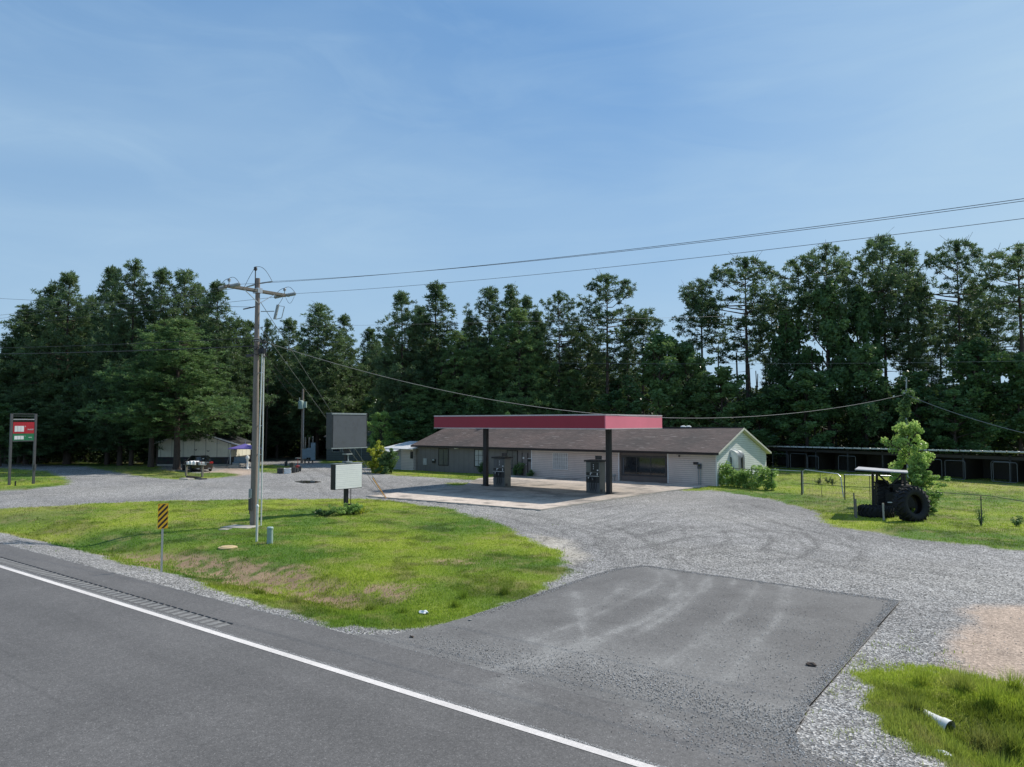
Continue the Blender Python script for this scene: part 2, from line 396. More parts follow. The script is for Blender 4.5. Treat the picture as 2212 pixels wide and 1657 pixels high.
# ------------------------------------------------------------------ world, sun, camera
SUN_AZ = math.atan2(.34, .94)      # from +Y towards +X
SUN_EL = R(47)
w = bpy.data.worlds.new('World'); bpy.context.scene.world = w; w.use_nodes = True
nt = w.node_tree; bg = nt.nodes['Background']
sky = nt.nodes.new('ShaderNodeTexSky'); sky.sky_type = 'NISHITA'; sky.sun_disc = False
sky.sun_elevation = SUN_EL; sky.sun_rotation = SUN_AZ; sky.altitude = 100; sky.air_density = 1.2; sky.dust_density = .15; sky.ozone_density = 3.0
tc = nt.nodes.new('ShaderNodeTexCoord')
mp = nt.nodes.new('ShaderNodeMapping'); mp.inputs['Scale'].default_value = (1.0, 1.0, 3.2); mp.inputs['Rotation'].default_value = (.35, .25, .5)
nt.links.new(tc.outputs['Generated'], mp.inputs[0])
c1 = nt.nodes.new('ShaderNodeTexNoise'); c1.inputs['Scale'].default_value = 1.5; c1.inputs['Detail'].default_value = 6; c1.inputs['Roughness'].default_value = .45; c1.inputs['Distortion'].default_value = .5
nt.links.new(mp.outputs[0], c1.inputs['Vector'])
sx_ = nt.nodes.new('ShaderNodeSeparateXYZ'); nt.links.new(tc.outputs['Generated'], sx_.inputs[0])
# thin high haze, thicker towards the sun side
sd0 = nt.nodes.new('ShaderNodeVectorMath'); sd0.operation = 'DOT_PRODUCT'; nt.links.new(tc.outputs['Generated'], sd0.inputs[0]); sd0.inputs[1].default_value = (math.sin(SUN_AZ + .25), math.cos(SUN_AZ + .25), .25)
hz_ = nt.nodes.new('ShaderNodeMapRange'); nt.links.new(sd0.outputs['Value'], hz_.inputs[0]); hz_.inputs[1].default_value = .55; hz_.inputs[2].default_value = 1.0; hz_.inputs[3].default_value = 0; hz_.inputs[4].default_value = .85
c2_ = nt.nodes.new('ShaderNodeTexNoise'); c2_.inputs['Scale'].default_value = 4.5; c2_.inputs['Detail'].default_value = 8; c2_.inputs['Roughness'].default_value = .6; c2_.inputs['Distortion'].default_value = 1.2
mp2 = nt.nodes.new('ShaderNodeMapping'); mp2.inputs['Scale'].default_value = (.6, 1.0, 3.5); mp2.inputs['Rotation'].default_value = (.1, .5, 1.0); nt.links.new(tc.outputs['Generated'], mp2.inputs[0]); nt.links.new(mp2.outputs[0], c2_.inputs['Vector'])
wisp = ramp(nt, c2_.outputs['Fac'], [(.45, 0), (.85, .5)])
cr = ramp(nt, c1.outputs['Fac'], [(.36, 0), (.80, .5)])
ad1 = N(nt, 'ShaderNodeMath', operation='ADD'); nt.links.new(hz_.outputs[0], ad1.inputs[0]); nt.links.new(cr, ad1.inputs[1])
ad2 = N(nt, 'ShaderNodeMath', operation='MULTIPLY_ADD'); nt.links.new(wisp, ad2.inputs[0]); ad2.inputs[1].default_value = .40; nt.links.new(ad1.outputs[0], ad2.inputs[2]); ad2.use_clamp = True
base_ = mixc(nt, .66, sky.outputs[0], (.88, 2.1, 4.0))
lo_ = nt.nodes.new('ShaderNodeMapRange'); nt.links.new(sx_.outputs[2], lo_.inputs[0]); lo_.inputs[1].default_value = .0; lo_.inputs[2].default_value = .42; lo_.inputs[3].default_value = .78; lo_.inputs[4].default_value = 0
base2_ = mixc(nt, lo_.outputs[0], base_, (2.75, 3.95, 5.15))
mixs = mixc(nt, ad2.outputs[0], base2_, (3.1, 4.35, 5.5))
nt.links.new(mixs, bg.inputs[0]); bg.inputs[1].default_value = .15
sd = bpy.data.lights.new('Sun', 'SUN'); sd.energy = 5.0; sd.angle = R(.53); sd.color = (1, .935, .84)
so = bpy.data.objects.new('Sun', sd); C.objects.link(so)
dv = Vector((math.sin(SUN_AZ) * math.cos(SUN_EL), math.cos(SUN_AZ) * math.cos(SUN_EL), math.sin(SUN_EL)))
so.rotation_euler = dv.to_track_quat('Z', 'Y').to_euler()
cd = bpy.data.cameras.new('Camera'); cam = bpy.data.objects.new('Camera', cd); C.objects.link(cam)
cam.location = (0, 0, EYE); cam.rotation_euler = (R(90) + PITCH, 0, YAW)
cd.sensor_width = 36; cd.lens = 1780 / 2500 * 36; cd.clip_start = .1; cd.clip_end = 3000
sc = bpy.context.scene; sc.camera = cam
sc.view_settings.view_transform = 'Standard'; sc.view_settings.look = 'None'; sc.view_settings.exposure = 0
# ------------------------------------------------------------------ ground plan (measured outlines)
def PL(*pts): return [P(u, v) for u, v in pts]
ISLAND = PL((0, 1098), (300, 1083), (550, 1078), (830, 1079), (960, 1097), (1035, 1120), (1120, 1148), (1150, 1166), (1192, 1188), (1218, 1212), (1198, 1250), (1150, 1285), (1020, 1330), (880, 1357), (740, 1350), (600, 1312), (420, 1248), (340, 1228), (230, 1192), (100, 1158), (0, 1143)) + [(-60, 12.6), (-150, 12.4), (-150, 14), (-70, 15.2)]
GRASSES = [ISLAND,
    PL((0, 1010), (100, 1018), (140, 1032), (150, 1046), (60, 1057), (-50, 1062), (-400, 1072), (-400, 1004)),
    PL((-500, 1001), (60, 1002), (180, 1008), (240, 1018), (300, 1028), (370, 1036), (440, 1035), (520, 1027), (490, 1021), (430, 1022), (390, 1018), (345, 1014), (345, 998), (100, 992), (-500, 990)),
    PL((560, 1003), (640, 1006), (645, 1014), (600, 1022), (560, 1020)),
    PL((690, 1001), (800, 1003), (806, 1020), (850, 1027), (960, 1033), (1050, 1039), (1160, 1038), (1170, 1030), (1060, 1022), (900, 1000), (800, 985), (690, 992)),
    PL((965, 1043), (1045, 1043), (1045, 1047), (965, 1049)),
    PL((1480, 1060), (1540, 1058), (1600, 1068), (1660, 1077), (1700, 1088), (1760, 1106), (1800, 1131), (1870, 1147), (1990, 1166), (2212, 1190), (2600, 1225), (3200, 1120), (3200, 1000), (1660, 975), (1640, 1000), (1560, 1035), (1480, 1052)),
    PL((1875, 1450), (1960, 1438), (2060, 1450), (2140, 1470), (2212, 1500), (2700, 1600), (2700, 1850), (2212, 1720), (2100, 1668), (2000, 1625), (1930, 1585), (1900, 1540), (1885, 1500))]
DIRTS = [PL((2075, 1315), (2250, 1305), (2500, 1400), (2500, 1560), (2212, 1502), (2140, 1468), (2065, 1440), (2080, 1380)),
    PL((430, 1022), (500, 1012), (550, 1015), (562, 1020), (530, 1028), (450, 1030)),
    PL((1138, 1150), (1185, 1155), (1240, 1180), (1262, 1203), (1235, 1217), (1205, 1205), (1165, 1180))]
BARE = [PL((215, 1178), (300, 1182), (480, 1198), (640, 1222), (720, 1250), (900, 1266), (880, 1288), (700, 1278), (560, 1257), (420, 1230), (300, 1207)),
    PL((930, 1210), (1050, 1213), (1110, 1216), (1050, 1221), (940, 1217))]
DRIVE = [(-13.4, 10.6), (-12.4, 10.75), (-11.75, 11.3), (-11.45, 12.2), (-11.35, 13.5), (-11.4, 17), (-11.45, 19.2), (-11.35, 20.6), (-10.9, 21.6), (-3.45, 21.3), (-3.4, 12.6), (-3.3, 11.4), (-2.9, 10.6)]
SLAB = [P(790, 1073), P(1168, 1103), (-21.3, 45.6), (-20.5, 51.6), (-38.6, 51.6), (-38.6, 46.8), (-35.2, 41.0)]
ROAD_EDGE = 10.75
def in_road(x, y):
    return np.minimum(np.maximum(y - ROAD_EDGE, -y - 7.5), sdf(DRIVE, x, y))
def ditch(x, y):
    left = sm(-12.8, -15.0, x) * sm(-52, -42, x); right = sm(-2.2, -0.9, x)
    d = -.34 * np.exp(-((y - 13.3) / 1.15) ** 2) * left - .42 * np.exp(-((y - 13.0) / 1.0) ** 2) * right
    return d
def height(x, y):
    x = np.asarray(x, float); y = np.asarray(y, float)
    z = ditch(x, y) + (fbm(x, y, .35, 3) - .5) * .10 * sm(11, 14, y) + (fbm(x, y, 1.6, 5, 3) - .5) * .035
    er = np.exp(-((sdf(DIRTS[2], x, y) / .5).clip(-1.5, 9)) ** 2 / 1) * .10 * (fbm(x, y, 1.1, 9) - .6)
    z = z + er
    dr = in_road(x, y); z = z * sm(0, .7, dr) + np.where(dr < 0, 0, 0) - .16 * sm(.02, -.12, dr)
    ds = sdf(SLAB, x, y); z = z * sm(0, .8, ds) - .1 * sm(.0, -.15, ds)
    return z
def hz(x, y): return float(height(np.array([x]), np.array([y]))[0])
def weights(x, y):
    n1 = (fbm(x, y, .7, 21) - .5); n2 = (fbm(x, y, 3.1, 31, 3) - .5)
    j = n1 * 1.5 + n2 * .55
    dist = np.hypot(x, y); soft = .10 + dist * .004
    g = np.zeros(np.shape(x))
    for i, p in enumerate(GRASSES):
        d = sdf(p, x, y); jj = j * (.55 if i in (1, 2, 3, 4, 5) else 1)
        g = np.maximum(g, sm(soft, -soft, d + jj * .8))
    dt = np.zeros(np.shape(x))
    for i, p in enumerate(DIRTS):
        dt = np.maximum(dt, sm(.5, -.5, sdf(p, x, y) + j * .9) * (1 if i != 1 else .85))
    br = np.zeros(np.shape(x))
    for p in BARE:
        br = np.maximum(br, sm(.6, -.5, sdf(p, x, y) + n1 * 1.0))
    br = br * (.25 + .75 * sm(.40, .56, fbm(x, y, 3.2, 41, 3)))
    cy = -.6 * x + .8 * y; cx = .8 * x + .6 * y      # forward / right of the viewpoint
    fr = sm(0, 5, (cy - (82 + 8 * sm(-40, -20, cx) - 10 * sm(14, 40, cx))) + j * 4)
    return g, dt, br, fr
def grass_col(x, y):
    a = fbm(x, y, .22, 51)[..., None]; b = fbm(x, y, 1.7, 61, 3)[..., None]; c = fbm(x, y, .11, 71, 2)[..., None]
    g1 = np.array([.145, .265, .035]); g2 = np.array([.40, .48, .055]); g3 = np.array([.44, .38, .16])
    t = np.clip((a - .34) * 3.0, 0, 1); col = g1 * (1 - t) + g2 * t; d_ = fbm(x, y, .9, 75, 3)[..., None]; col = col * (1 - .42 * sm(.56, .72, d_))
    t2 = np.clip((b - .58) * 3.5, 0, .5) + np.clip((c - .60) * 3, 0, .3)
    return col * (1 - t2) + g3 * t2
TRACKS = [PL((1300, 1150), (1420, 1120), (1530, 1110), (1640, 1140), (1665, 1170), (1640, 1190)),
    PL((1340, 1170), (1450, 1142), (1600, 1130), (1720, 1160), (1755, 1195)),
    PL((1250, 1130), (1400, 1095), (1600, 1085), (1800, 1140), (2212, 1210)),
    PL((1350, 1190), (1500, 1160), (1650, 1160), (1900, 1220), (2212, 1270)),
    PL((0, 1065), (400, 1050), (800, 1045), (1000, 1056)), PL((0, 1075), (400, 1060), (780, 1060)),
    PL((700, 1012), (760, 1030), (800, 1060), (1100, 1120), (1290, 1160), (1330, 1220)),
    PL((680, 1013), (720, 1032), (760, 1068)), PL((1180, 1122), (1270, 1150), (1330, 1175), (1350, 1215)),
    PL((1560, 1150), (1650, 1142), (1740, 1150), (1770, 1175), (1730, 1205), (1600, 1215))]
def track_field(x, y):
    t = np.zeros(np.shape(x))
    for i, L in enumerate(TRACKS):
        d = pdist(L, x, y) + (fbm(x, y, .35, 80 + i, 2) - .5) * .5
        t += .85 * (np.exp(-((d - .0) / .15) ** 2) + np.exp(-((np.abs(d) - 1.6) / .15) ** 2)) * (.45 + .6 * fbm(x, y, .3, 90 + i, 2))
    return t
def ground_col(x, y):
    g, dt, br, fr = weights(x, y)
    n1 = fbm(x, y, .30, 101)[..., None]; n2 = fbm(x, y, 2.3, 111, 3)[..., None]
    gr = np.array([.250, .243, .236]) * (.72 + .56 * n1) * (.85 + .3 * n2)
    # fine pale dust in the well-driven lanes, coarser and darker stone near the asphalt
    dust = np.clip((fbm(x, y, .18, 121)[..., None] - .42) * 3, 0, 1)
    gr = gr * (1 - .38 * dust) + np.array([.35, .335, .31]) * .38 * dust
    tr = track_field(x, y)[..., None]
    st = fbm(x * .35 + y * .1, y * 2.2, 1.0, 131, 3)[..., None]
    gr = gr * (1 + .16 * (st - .5)) * (1 - .30 * np.clip(tr, 0, 1.1)) * (1 + .10 * np.clip(track_field(x + .25, y + .25)[..., None], 0, 1))
    pud = np.exp(-((sdf(PUDDLE, x, y)) / .6).clip(0, 9) ** 2)[..., None]
    gr = gr * (1 - .2 * pud) + np.array([.42, .41, .38]) * .25 * pud
    gc = grass_col(x, y) * .58
    dc = np.array([.40, .31, .245]) * (.75 + .5 * n1) * (.85 + .3 * n2)
    bc = np.array([.31, .215, .135]) * (.7 + .6 * n2)
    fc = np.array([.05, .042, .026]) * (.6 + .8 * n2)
    dt_, g_, br_, fr_ = [a[..., None] for a in (dt, g, br, fr)]
    ep = np.exp(-(sdf(DIRTS[2], x, y).clip(0, 9) / .8) ** 2)[..., None]; crk = sm(.035, .0, np.abs(fbm(x, y * 1.6, 1.1, 151, 3) - .5))[..., None]; dc = dc * (1 - ep) + np.array([.42, .385, .33]) * (.7 + .5 * n2) * (1 - .6 * crk) * ep
    c = gr * (1 - dt_) + dc * dt_
    c = c * (1 - g_) + gc * g_
    c = c * (1 - br_) + bc * br_
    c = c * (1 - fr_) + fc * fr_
    grit = (1 - g) * (1 - .55 * dt) * (1 - br * .4) * (1 - fr)
    return c, grit, g, dt, br, fr
PUDDLE = PL((636, 1041), (650, 1038.8), (675, 1039), (694, 1041.2), (680, 1043.2), (655, 1043.4))
# one ground sheet out to the horizon, finer near the viewpoint, split along its surface regions
na = 1120
a0 = np.linspace(-47, 47, na)
a1 = np.linspace(47, 313, 68)[1:-1]
ang = np.radians(np.concatenate([a0, a1]))          # clockwise from the view axis
inv = np.concatenate([np.linspace(1 / 4.5, 1 / 110, 800), 1 / np.array([125, 150, 190, 260, 400, 700, 1500.])])
rad = np.concatenate([[.4, 2.2], 1 / inv])
A, Rr = np.meshgrid(ang, rad)
X = .8 * Rr * np.sin(A) - .6 * Rr * np.cos(A); Y = .6 * Rr * np.sin(A) + .8 * Rr * np.cos(A)
gx, gy = X.ravel(), Y.ravel()
col, grit, wg_, wd_, wb_, wf_ = ground_col(gx, gy)
zz = height(gx, gy)
V = np.stack([gx, gy, zz], 1)
nr, nc = X.shape
ii, jj = np.meshgrid(np.arange(nr - 1), np.arange(nc), indexing='ij')
a_ = ii * nc + jj; b__ = ii * nc + (jj + 1) % nc; c_ = (ii + 1) * nc + (jj + 1) % nc; d_ = (ii + 1) * nc + jj
F = np.stack([a_, d_, c_, b__], -1).reshape(-1, 4)
fg = wg_[F].mean(1); fd = wd_[F].mean(1); ff = wf_[F].mean(1)
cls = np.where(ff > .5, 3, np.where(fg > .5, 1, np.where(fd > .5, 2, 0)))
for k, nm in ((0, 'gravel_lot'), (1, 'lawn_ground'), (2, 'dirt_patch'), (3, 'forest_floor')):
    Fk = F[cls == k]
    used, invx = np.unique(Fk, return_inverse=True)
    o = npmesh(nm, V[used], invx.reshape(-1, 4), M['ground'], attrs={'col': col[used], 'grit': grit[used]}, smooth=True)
    tag(o, kind='structure')
# ---- highway and paved apron
def sheet(name, xs, ys, zf, colf, mat, mask=None):
    XX, YY = np.meshgrid(xs, ys); x, y = XX.ravel(), YY.ravel()
    c, g = colf(x, y); z = zf(x, y)
    n_, m_ = XX.shape; i_, j_ = np.meshgrid(np.arange(n_ - 1), np.arange(m_ - 1), indexing='ij')
    Fq = np.stack([i_ * m_ + j_, i_ * m_ + j_ + 1, (i_ + 1) * m_ + j_ + 1, (i_ + 1) * m_ + j_], -1).reshape(-1, 4)
    if mask is not None: Fq = Fq[mask(x, y)[Fq].all(1)]
    return npmesh(name, np.stack([x, y, z], 1), Fq, mat, attrs={'col': c, 'grit': g}, smooth=True)
DUST = [PL((1440, 1228), (1470, 1262), (1440, 1310), (1330, 1365), (1180, 1420), (1060, 1450)), PL((1500, 1235), (1480, 1290), (1380, 1350), (1250, 1400), (1150, 1440)), PL((1640, 1262), (1600, 1320), (1520, 1380), (1440, 1430)), PL((1700, 1270), (1680, 1340), (1620, 1410), (1560, 1470)),
        PL((1395, 1226), (1425, 1240), (1425, 1262), (1370, 1292), (1280, 1335), (1150, 1385)),
        PL((1240, 1280), (1255, 1330), (1265, 1400), (1290, 1460)), PL((1530, 1240), (1525, 1268), (1440, 1335), (1370, 1375)),
        PL((1590, 1248), (1580, 1270)), PL((1350, 1265), (1310, 1300), (1250, 1330)), PL((1190, 1395), (1170, 1420))]
def asph(x, y, base=.098):
    n1 = fbm(x, y, .5, 201); n2 = fbm(x * .25, y * 3, 1.0, 211, 3); n3 = fbm(x, y, 5, 221, 3)
    t = base * (.86 + .28 * n1) * (.93 + .14 * n2) * (.93 + .14 * n3)
    c = np.stack([t * 1.15, t * 1.10, t * 1.07], 1)
    return c
def road_col(x, y):
    c = asph(x, y, .105)
    shd = sm(9.2, 9.5, y); c = c * (1 + .03 * shd)[:, None]
    wheel = np.exp(-((y - 7.6) / .5) ** 2) + np.exp(-((y - 5.9) / .45) ** 2)
    c = c * (1 - .07 * wheel)[:, None]
    seam = np.exp(-((y - 5.35 + (fbm(x, y, .5, 231, 2) - .5) * .05) / .02) ** 2) * .3; c = c * (1 - seam)[:, None]
    # dusty drag-out where the drive meets the highway
    ax, ay = P(1290, 1500)
    du = np.exp(-(((x - ax) / 3.2) ** 2 + ((y - ay) / 1.2) ** 2)) * sm(.45, .7, fbm(x, y, 1.6, 241))
    bx_, by_ = P(1130, 1440); b2 = np.exp(-(((x - bx_) / .5) ** 2 + ((y - by_) / .35) ** 2)) * sm(.4, .6, fbm(x, y, 3, 243))
    k = np.clip(du * .55 + b2 * .6, 0, .7)[:, None]
    c = c * (1 - k) + np.array([.25, .245, .235]) * k
    return c, np.ones(len(x))
def drive_col(x, y):
    c = asph(x, y, .088)
    seamy = sum(np.exp(-((y - q - .12 * np.sin(x * .5)) / .03) ** 2) for q in (12.9, 14.9, 17.1, 19.3)); c = c * (1 - .14 * seamy)[:, None]
    k = np.zeros(len(x))
    for i, L in enumerate(DUST):
        d = pdist(L, x, y) + (fbm(x, y, .8, 270 + i, 2) - .5) * .25; k += (np.exp(-(d / .10) ** 2) * .34 + np.exp(-(d / .34) ** 2) * .17) * (.35 + .65 * sm(.35, .65, fbm(x, y, 1.4, 250 + i))) * (.75 + .5 * fbm(x, y, 9, 280, 2))
    ax, ay = P(1500, 1420); k += np.exp(-(((x - ax) / 2.6) ** 2 + ((y - ay) / 2.2) ** 2)) * .30 * (fbm(x, y, .9, 261))
    ax, ay = P(1560, 1520); k += np.exp(-(((x - ax) / 3.6) ** 2 + ((y - ay) / 1.1) ** 2)) * .42 * (fbm(x, y, 1.2, 263))
    k += .07 + .16 * sm(.35, .7, fbm(x, y, .7, 265)) * (.7 + .6 * fbm(x, y, 5, 266)) + .16 * sm(16, 11.5, y) * fbm(x, y, 1.5, 267)
    k = np.clip(k, 0, .75)[:, None]
    c = c * (1 - k) + np.array([.27, .265, .255]) * k
    return c, np.ones(len(x))
xs = np.concatenate([np.linspace(-400, -62, 40)[:-1], np.linspace(-62, -30, 200)[:-1], np.linspace(-30, 14, 700), np.linspace(14, 300, 40)[1:]])
ys = np.concatenate([np.linspace(-7.4, 2.5, 12)[:-1], np.linspace(2.5, ROAD_EDGE, 150)])
road = tag(sheet('highway', xs, ys, lambda x, y: .03 + 0 * x, road_col, M['road']), kind='structure')
e = MB(); e.box(-400, ROAD_EDGE, -.1, 300, ROAD_EDGE + .012, .028)
tag(e.build('highway_edge', M['darkgrey']), kind='structure')
xs = np.linspace(-13.4, -2.8, 300); ys = np.linspace(ROAD_EDGE, 21.7, 300)
dm = lambda x, y: sdf(DRIVE, x, y) < 0.0
XX, YY = np.meshgrid(xs, ys)
drv = sheet('paved_drive', xs, ys, lambda x, y: .024 + 0 * x, drive_col, M['road'], lambda x, y: sdf(DRIVE, x, y) < .03)
tag(drv, kind='structure')
# concrete apron (slabs with joints)
def slab_col(x, y):
    n1 = fbm(x, y, .6, 301); n2 = fbm(x, y, 3, 311, 3); n3 = fbm(x, y, .9, 321)
    t = (.8 + .35 * n1) * (.9 + .2 * n2)
    c = np.array([.56, .475, .40]) * t[:, None]; oil_shade = (sm(34.3, 36, y + (n1 - .5) * 2) * sm(50, 44.5, y) * .52 * (.6 + .8 * n3)).clip(0, .8)[:, None]; c = c * (1 - oil_shade) + np.array([.16, .15, .14]) * oil_shade  # oil stains, plus the canopy's shadow deepened in the slab colour
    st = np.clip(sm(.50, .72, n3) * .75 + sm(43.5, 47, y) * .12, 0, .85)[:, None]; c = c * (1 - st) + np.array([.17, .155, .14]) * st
    for q in (36.2, 41.6, 46.8): c = c * (1 - .55 * np.exp(-((y - q) / .03) ** 2))[:, None]
    for s_ in (-35, -30.5, -26, -21.8): c = c * (1 - .55 * np.exp(-((x - s_) / .03) ** 2))[:, None]
    return c, np.ones(len(x))
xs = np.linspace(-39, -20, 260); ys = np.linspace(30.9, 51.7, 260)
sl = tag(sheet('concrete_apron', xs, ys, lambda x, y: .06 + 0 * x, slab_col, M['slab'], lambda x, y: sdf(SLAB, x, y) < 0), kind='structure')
e = MB(); e.prism(SLAB, -.15, .052); tag(e.build('concrete_apron_edge', M['concrete']), kind='structure')
# edge line with fuzzy glass-bead overspray on its outer side
def line_obj(name, y0, y1, colr):
    xs = np.concatenate([np.linspace(-400, -62, 20)[:-1], np.linspace(-62, 14, 1500), np.linspace(14, 300, 20)[1:]]); ys = np.array([y0, y0 + .02, (y0 + y1) / 2, y1 - .02, y1])
    XX, YY = np.meshgrid(xs, ys); x, y = XX.ravel(), YY.ravel()
    k = (.86 + .2 * fbm(x, y, 1.2, 401)) * (.93 + .14 * fbm(x, y, 9, 411, 2))
    n_, m_ = XX.shape; i_, j_ = np.meshgrid(np.arange(n_ - 1), np.arange(m_ - 1), indexing='ij')
    Fq = np.stack([i_ * m_ + j_, i_ * m_ + j_ + 1, (i_ + 1) * m_ + j_ + 1, (i_ + 1) * m_ + j_], -1).reshape(-1, 4)
    return tag(npmesh(name, np.stack([x, y, .036 + 0 * x], 1), Fq, M['road'], attrs={'col': np.array(colr) * k[:, None], 'grit': 0 * k + .35}), kind='structure')
line_obj('white_edge_line', 8.975, 9.135, (.66, .62, .59))
line_obj('yellow_centre_line', 1.30, 1.42, (.6, .38, .05)); line_obj('yellow_centre_line', 1.60, 1.72, (.6, .38, .05))
line_obj('white_edge_line', -5.2, -5.05, (.66, .62, .59))
rs_ = np.random.RandomState(3)
n_ = 24000; x = rs_.uniform(-40, 6, n_); y = 9.135 + np.abs(rs_.normal(0, .035, n_)) ; r_ = rs_.uniform(.004, .012, n_)
Vt = np.stack([np.stack([x - r_, y - r_ * .6, 0 * x + .0365], 1), np.stack([x + r_, y - r_ * .6, 0 * x + .0365], 1), np.stack([x, y + r_, 0 * x + .0365], 1)], 1).reshape(-1, 3)
tag(npmesh('line_overspray', Vt, np.arange(n_ * 3).reshape(-1, 3), M['road'], attrs={'col': np.full((n_ * 3, 3), .42), 'grit': np.full(n_ * 3, .3)}), kind='structure')
# rumble strip: milled slots
e = MB(); s_ = -15.2
while s_ > -75:
    e.add([(s_ - .19, 9.30, .0345), (s_ - .02, 9.30, .0345), (s_ - .02, 9.66, .0345), (s_ - .19, 9.66, .0345)], [(0, 1, 2, 3)]); s_ -= .305
mr_ = pm('milled_asphalt', (.235, .23, .22), .9, .35, 12, dirt=(.10, .10, .10), bs=.6)
tag(e.build('rumble_strip', mr_), kind='structure')
e = MB(); s_ = -15.2
while s_ > -75:
    e.box(s_ - .2, 9.655, .034, s_ - .005, 9.69, .046); s_ -= .305
tag(e.build('rumble_strip', M['black']), kind='structure')
e = MB(); e.prism(PUDDLE, -.04, .028)
mm_, nt2, b2 = newmat('puddle_water'); b2.inputs['Base Color'].default_value = (.05, .045, .035, 1); b2.inputs['Roughness'].default_value = .03
n_w = tex(nt2, 3, 2); bump(nt2, b2, n_w.outputs['Fac'], .05, .01)
tag(e.build('puddle', mm_), 'shallow brown puddle in the gravel lot behind the utility pole', 'puddle', kind='structure')

# ------------------------------------------------------------------ grass, weeds and loose stones
rng = np.random.RandomState(5)
def screen_samples(n, amax=40, near=9, far=88):
    a = np.radians(rng.uniform(-amax, amax, n)); r = 1 / rng.uniform(1 / far, 1 / near, n)
    x = r * np.sin(a); y = r * np.cos(a)
    return .8 * x - .6 * y, .6 * x + .8 * y, r
def blades(name, x, y, r, h, w, per, colr, lean=.35, jit=.05):
    n = len(x); k = per
    bx_ = np.repeat(x, k) + rng.normal(0, 1, n * k) * jit * (1 + np.repeat(r, k) * .02); by_ = np.repeat(y, k) + rng.normal(0, 1, n * k) * jit * (1 + np.repeat(r, k) * .02)
    bz = np.repeat(height(x, y), k) - .01
    hh = np.repeat(h, k) * rng.uniform(.55, 1.15, n * k); ww = np.repeat(w, k)
    t = rng.uniform(0, 2 * np.pi, n * k); le = rng.normal(0, lean, n * k)[:, None] * hh[:, None]
    t2 = rng.uniform(0, 2 * np.pi, n * k)
    p = np.stack([bx_, by_, bz], 1); d = np.stack([np.cos(t), np.sin(t), 0 * t], 1) * ww[:, None] * .5
    tip = p + np.stack([np.cos(t2), np.sin(t2), 0 * t2], 1) * le; tip[:, 2] += hh
    Vt = np.stack([p - d, p + d, tip], 1).reshape(-1, 3)
    cc = np.repeat(colr, k, 0) * rng.uniform(.6, 1.35, (n * k, 1)); cc = np.repeat(cc, 3, 0)
    return npmesh(name, Vt, np.arange(n * k * 3).reshape(-1, 3), M['grass'], attrs={'col': cc})
x, y, r = screen_samples(640000, 52, 7.5)
g, dt, br, fr = weights(x, y); ds = sdf(SLAB, x, y)
keep = (rng.rand(len(x)) < g * (1 - .86 * br) * (1 - fr * .8)) & (in_road(x, y) > .02) & (ds > .05) & ~((x > -50.4) & (x < -20) & (y > 51.6) & (y < 63))
x, y, r = x[keep], y[keep], r[keep]
gc = grass_col(x, y); hn = fbm(x, y, .5, 501)
h = .03 + .05 * hn + .02 * rng.rand(len(x))
tallz = np.exp(-((y - 12.2) / .8) ** 2) * sm(.42, .6, fbm(x, y, .8, 511)) * (x < -12) + (x > -3) * (y < 16) * sm(.35, .6, fbm(x, y, .9, 521))
h = h + .08 * tallz * rng.rand(len(x)); gc = gc * (1 - .25 * np.clip(tallz, 0, 1) * rng.rand(len(x)))[:, None]; hol = np.exp(-(((x - P(2130, 1530)[0]) / 1.3) ** 2 + ((y - P(2130, 1530)[1]) / .35) ** 2)); gc = gc * (1 - .75 * hol)[:, None]
tag(blades('grass', x, y, r, h, np.maximum(.007, r * .00105), 3, gc), 'short green lawn and roadside grass', 'grass', kind='stuff')
# sparse sprouts through the gravel by the asphalt, and dry stalks on the bare ditch bank
x, y, r = screen_samples(190000, 50, near=7.5, far=40)
g, dt, br, fr = weights(x, y); dI = sdf(ISLAND, x, y); dB = sdf(GRASSES[7], x, y)
ax, ay = P(1830, 1420); blob = np.exp(-(((x - ax) / 1.5) ** 2 + ((y - ay) / 1.6) ** 2))
prob = (.25 * np.exp(-(dI.clip(0) / .35)) * (dI > 0) + .35 * np.exp(-(dB.clip(0) / .8)) * (dB > 0) + blob * .5) * sm(.45, .62, fbm(x, y, 2.4, 531)) * (1 - dt * .8)
keep = (rng.rand(len(x)) < prob) & (in_road(x, y) > .05)
x1, y1, r1 = x[keep], y[keep], r[keep]
tag(blades('sprouts', x1, y1, r1, .04 + .06 * rng.rand(len(x1)), np.maximum(.007, r1 * .001), 3, grass_col(x1, y1)), 'thin grass sprouting through the gravel edge', 'grass', kind='stuff')
keep = rng.rand(len(x)) < br * .35
x1, y1, r1 = x[keep], y[keep], r[keep]
dry = np.array([.36, .26, .14]) * (.6 + .8 * rng.rand(len(x1), 1)) ; gg = grass_col(x1, y1); sel = (rng.rand(len(x1)) < .3)[:, None]
tag(blades('dry_grass', x1, y1, r1, .04 + .07 * rng.rand(len(x1)), np.maximum(.008, r1 * .0011), 3, np.where(sel, gg, dry), .8), 'dry reddish grass on the bare ditch bank', 'dry grass', kind='stuff')
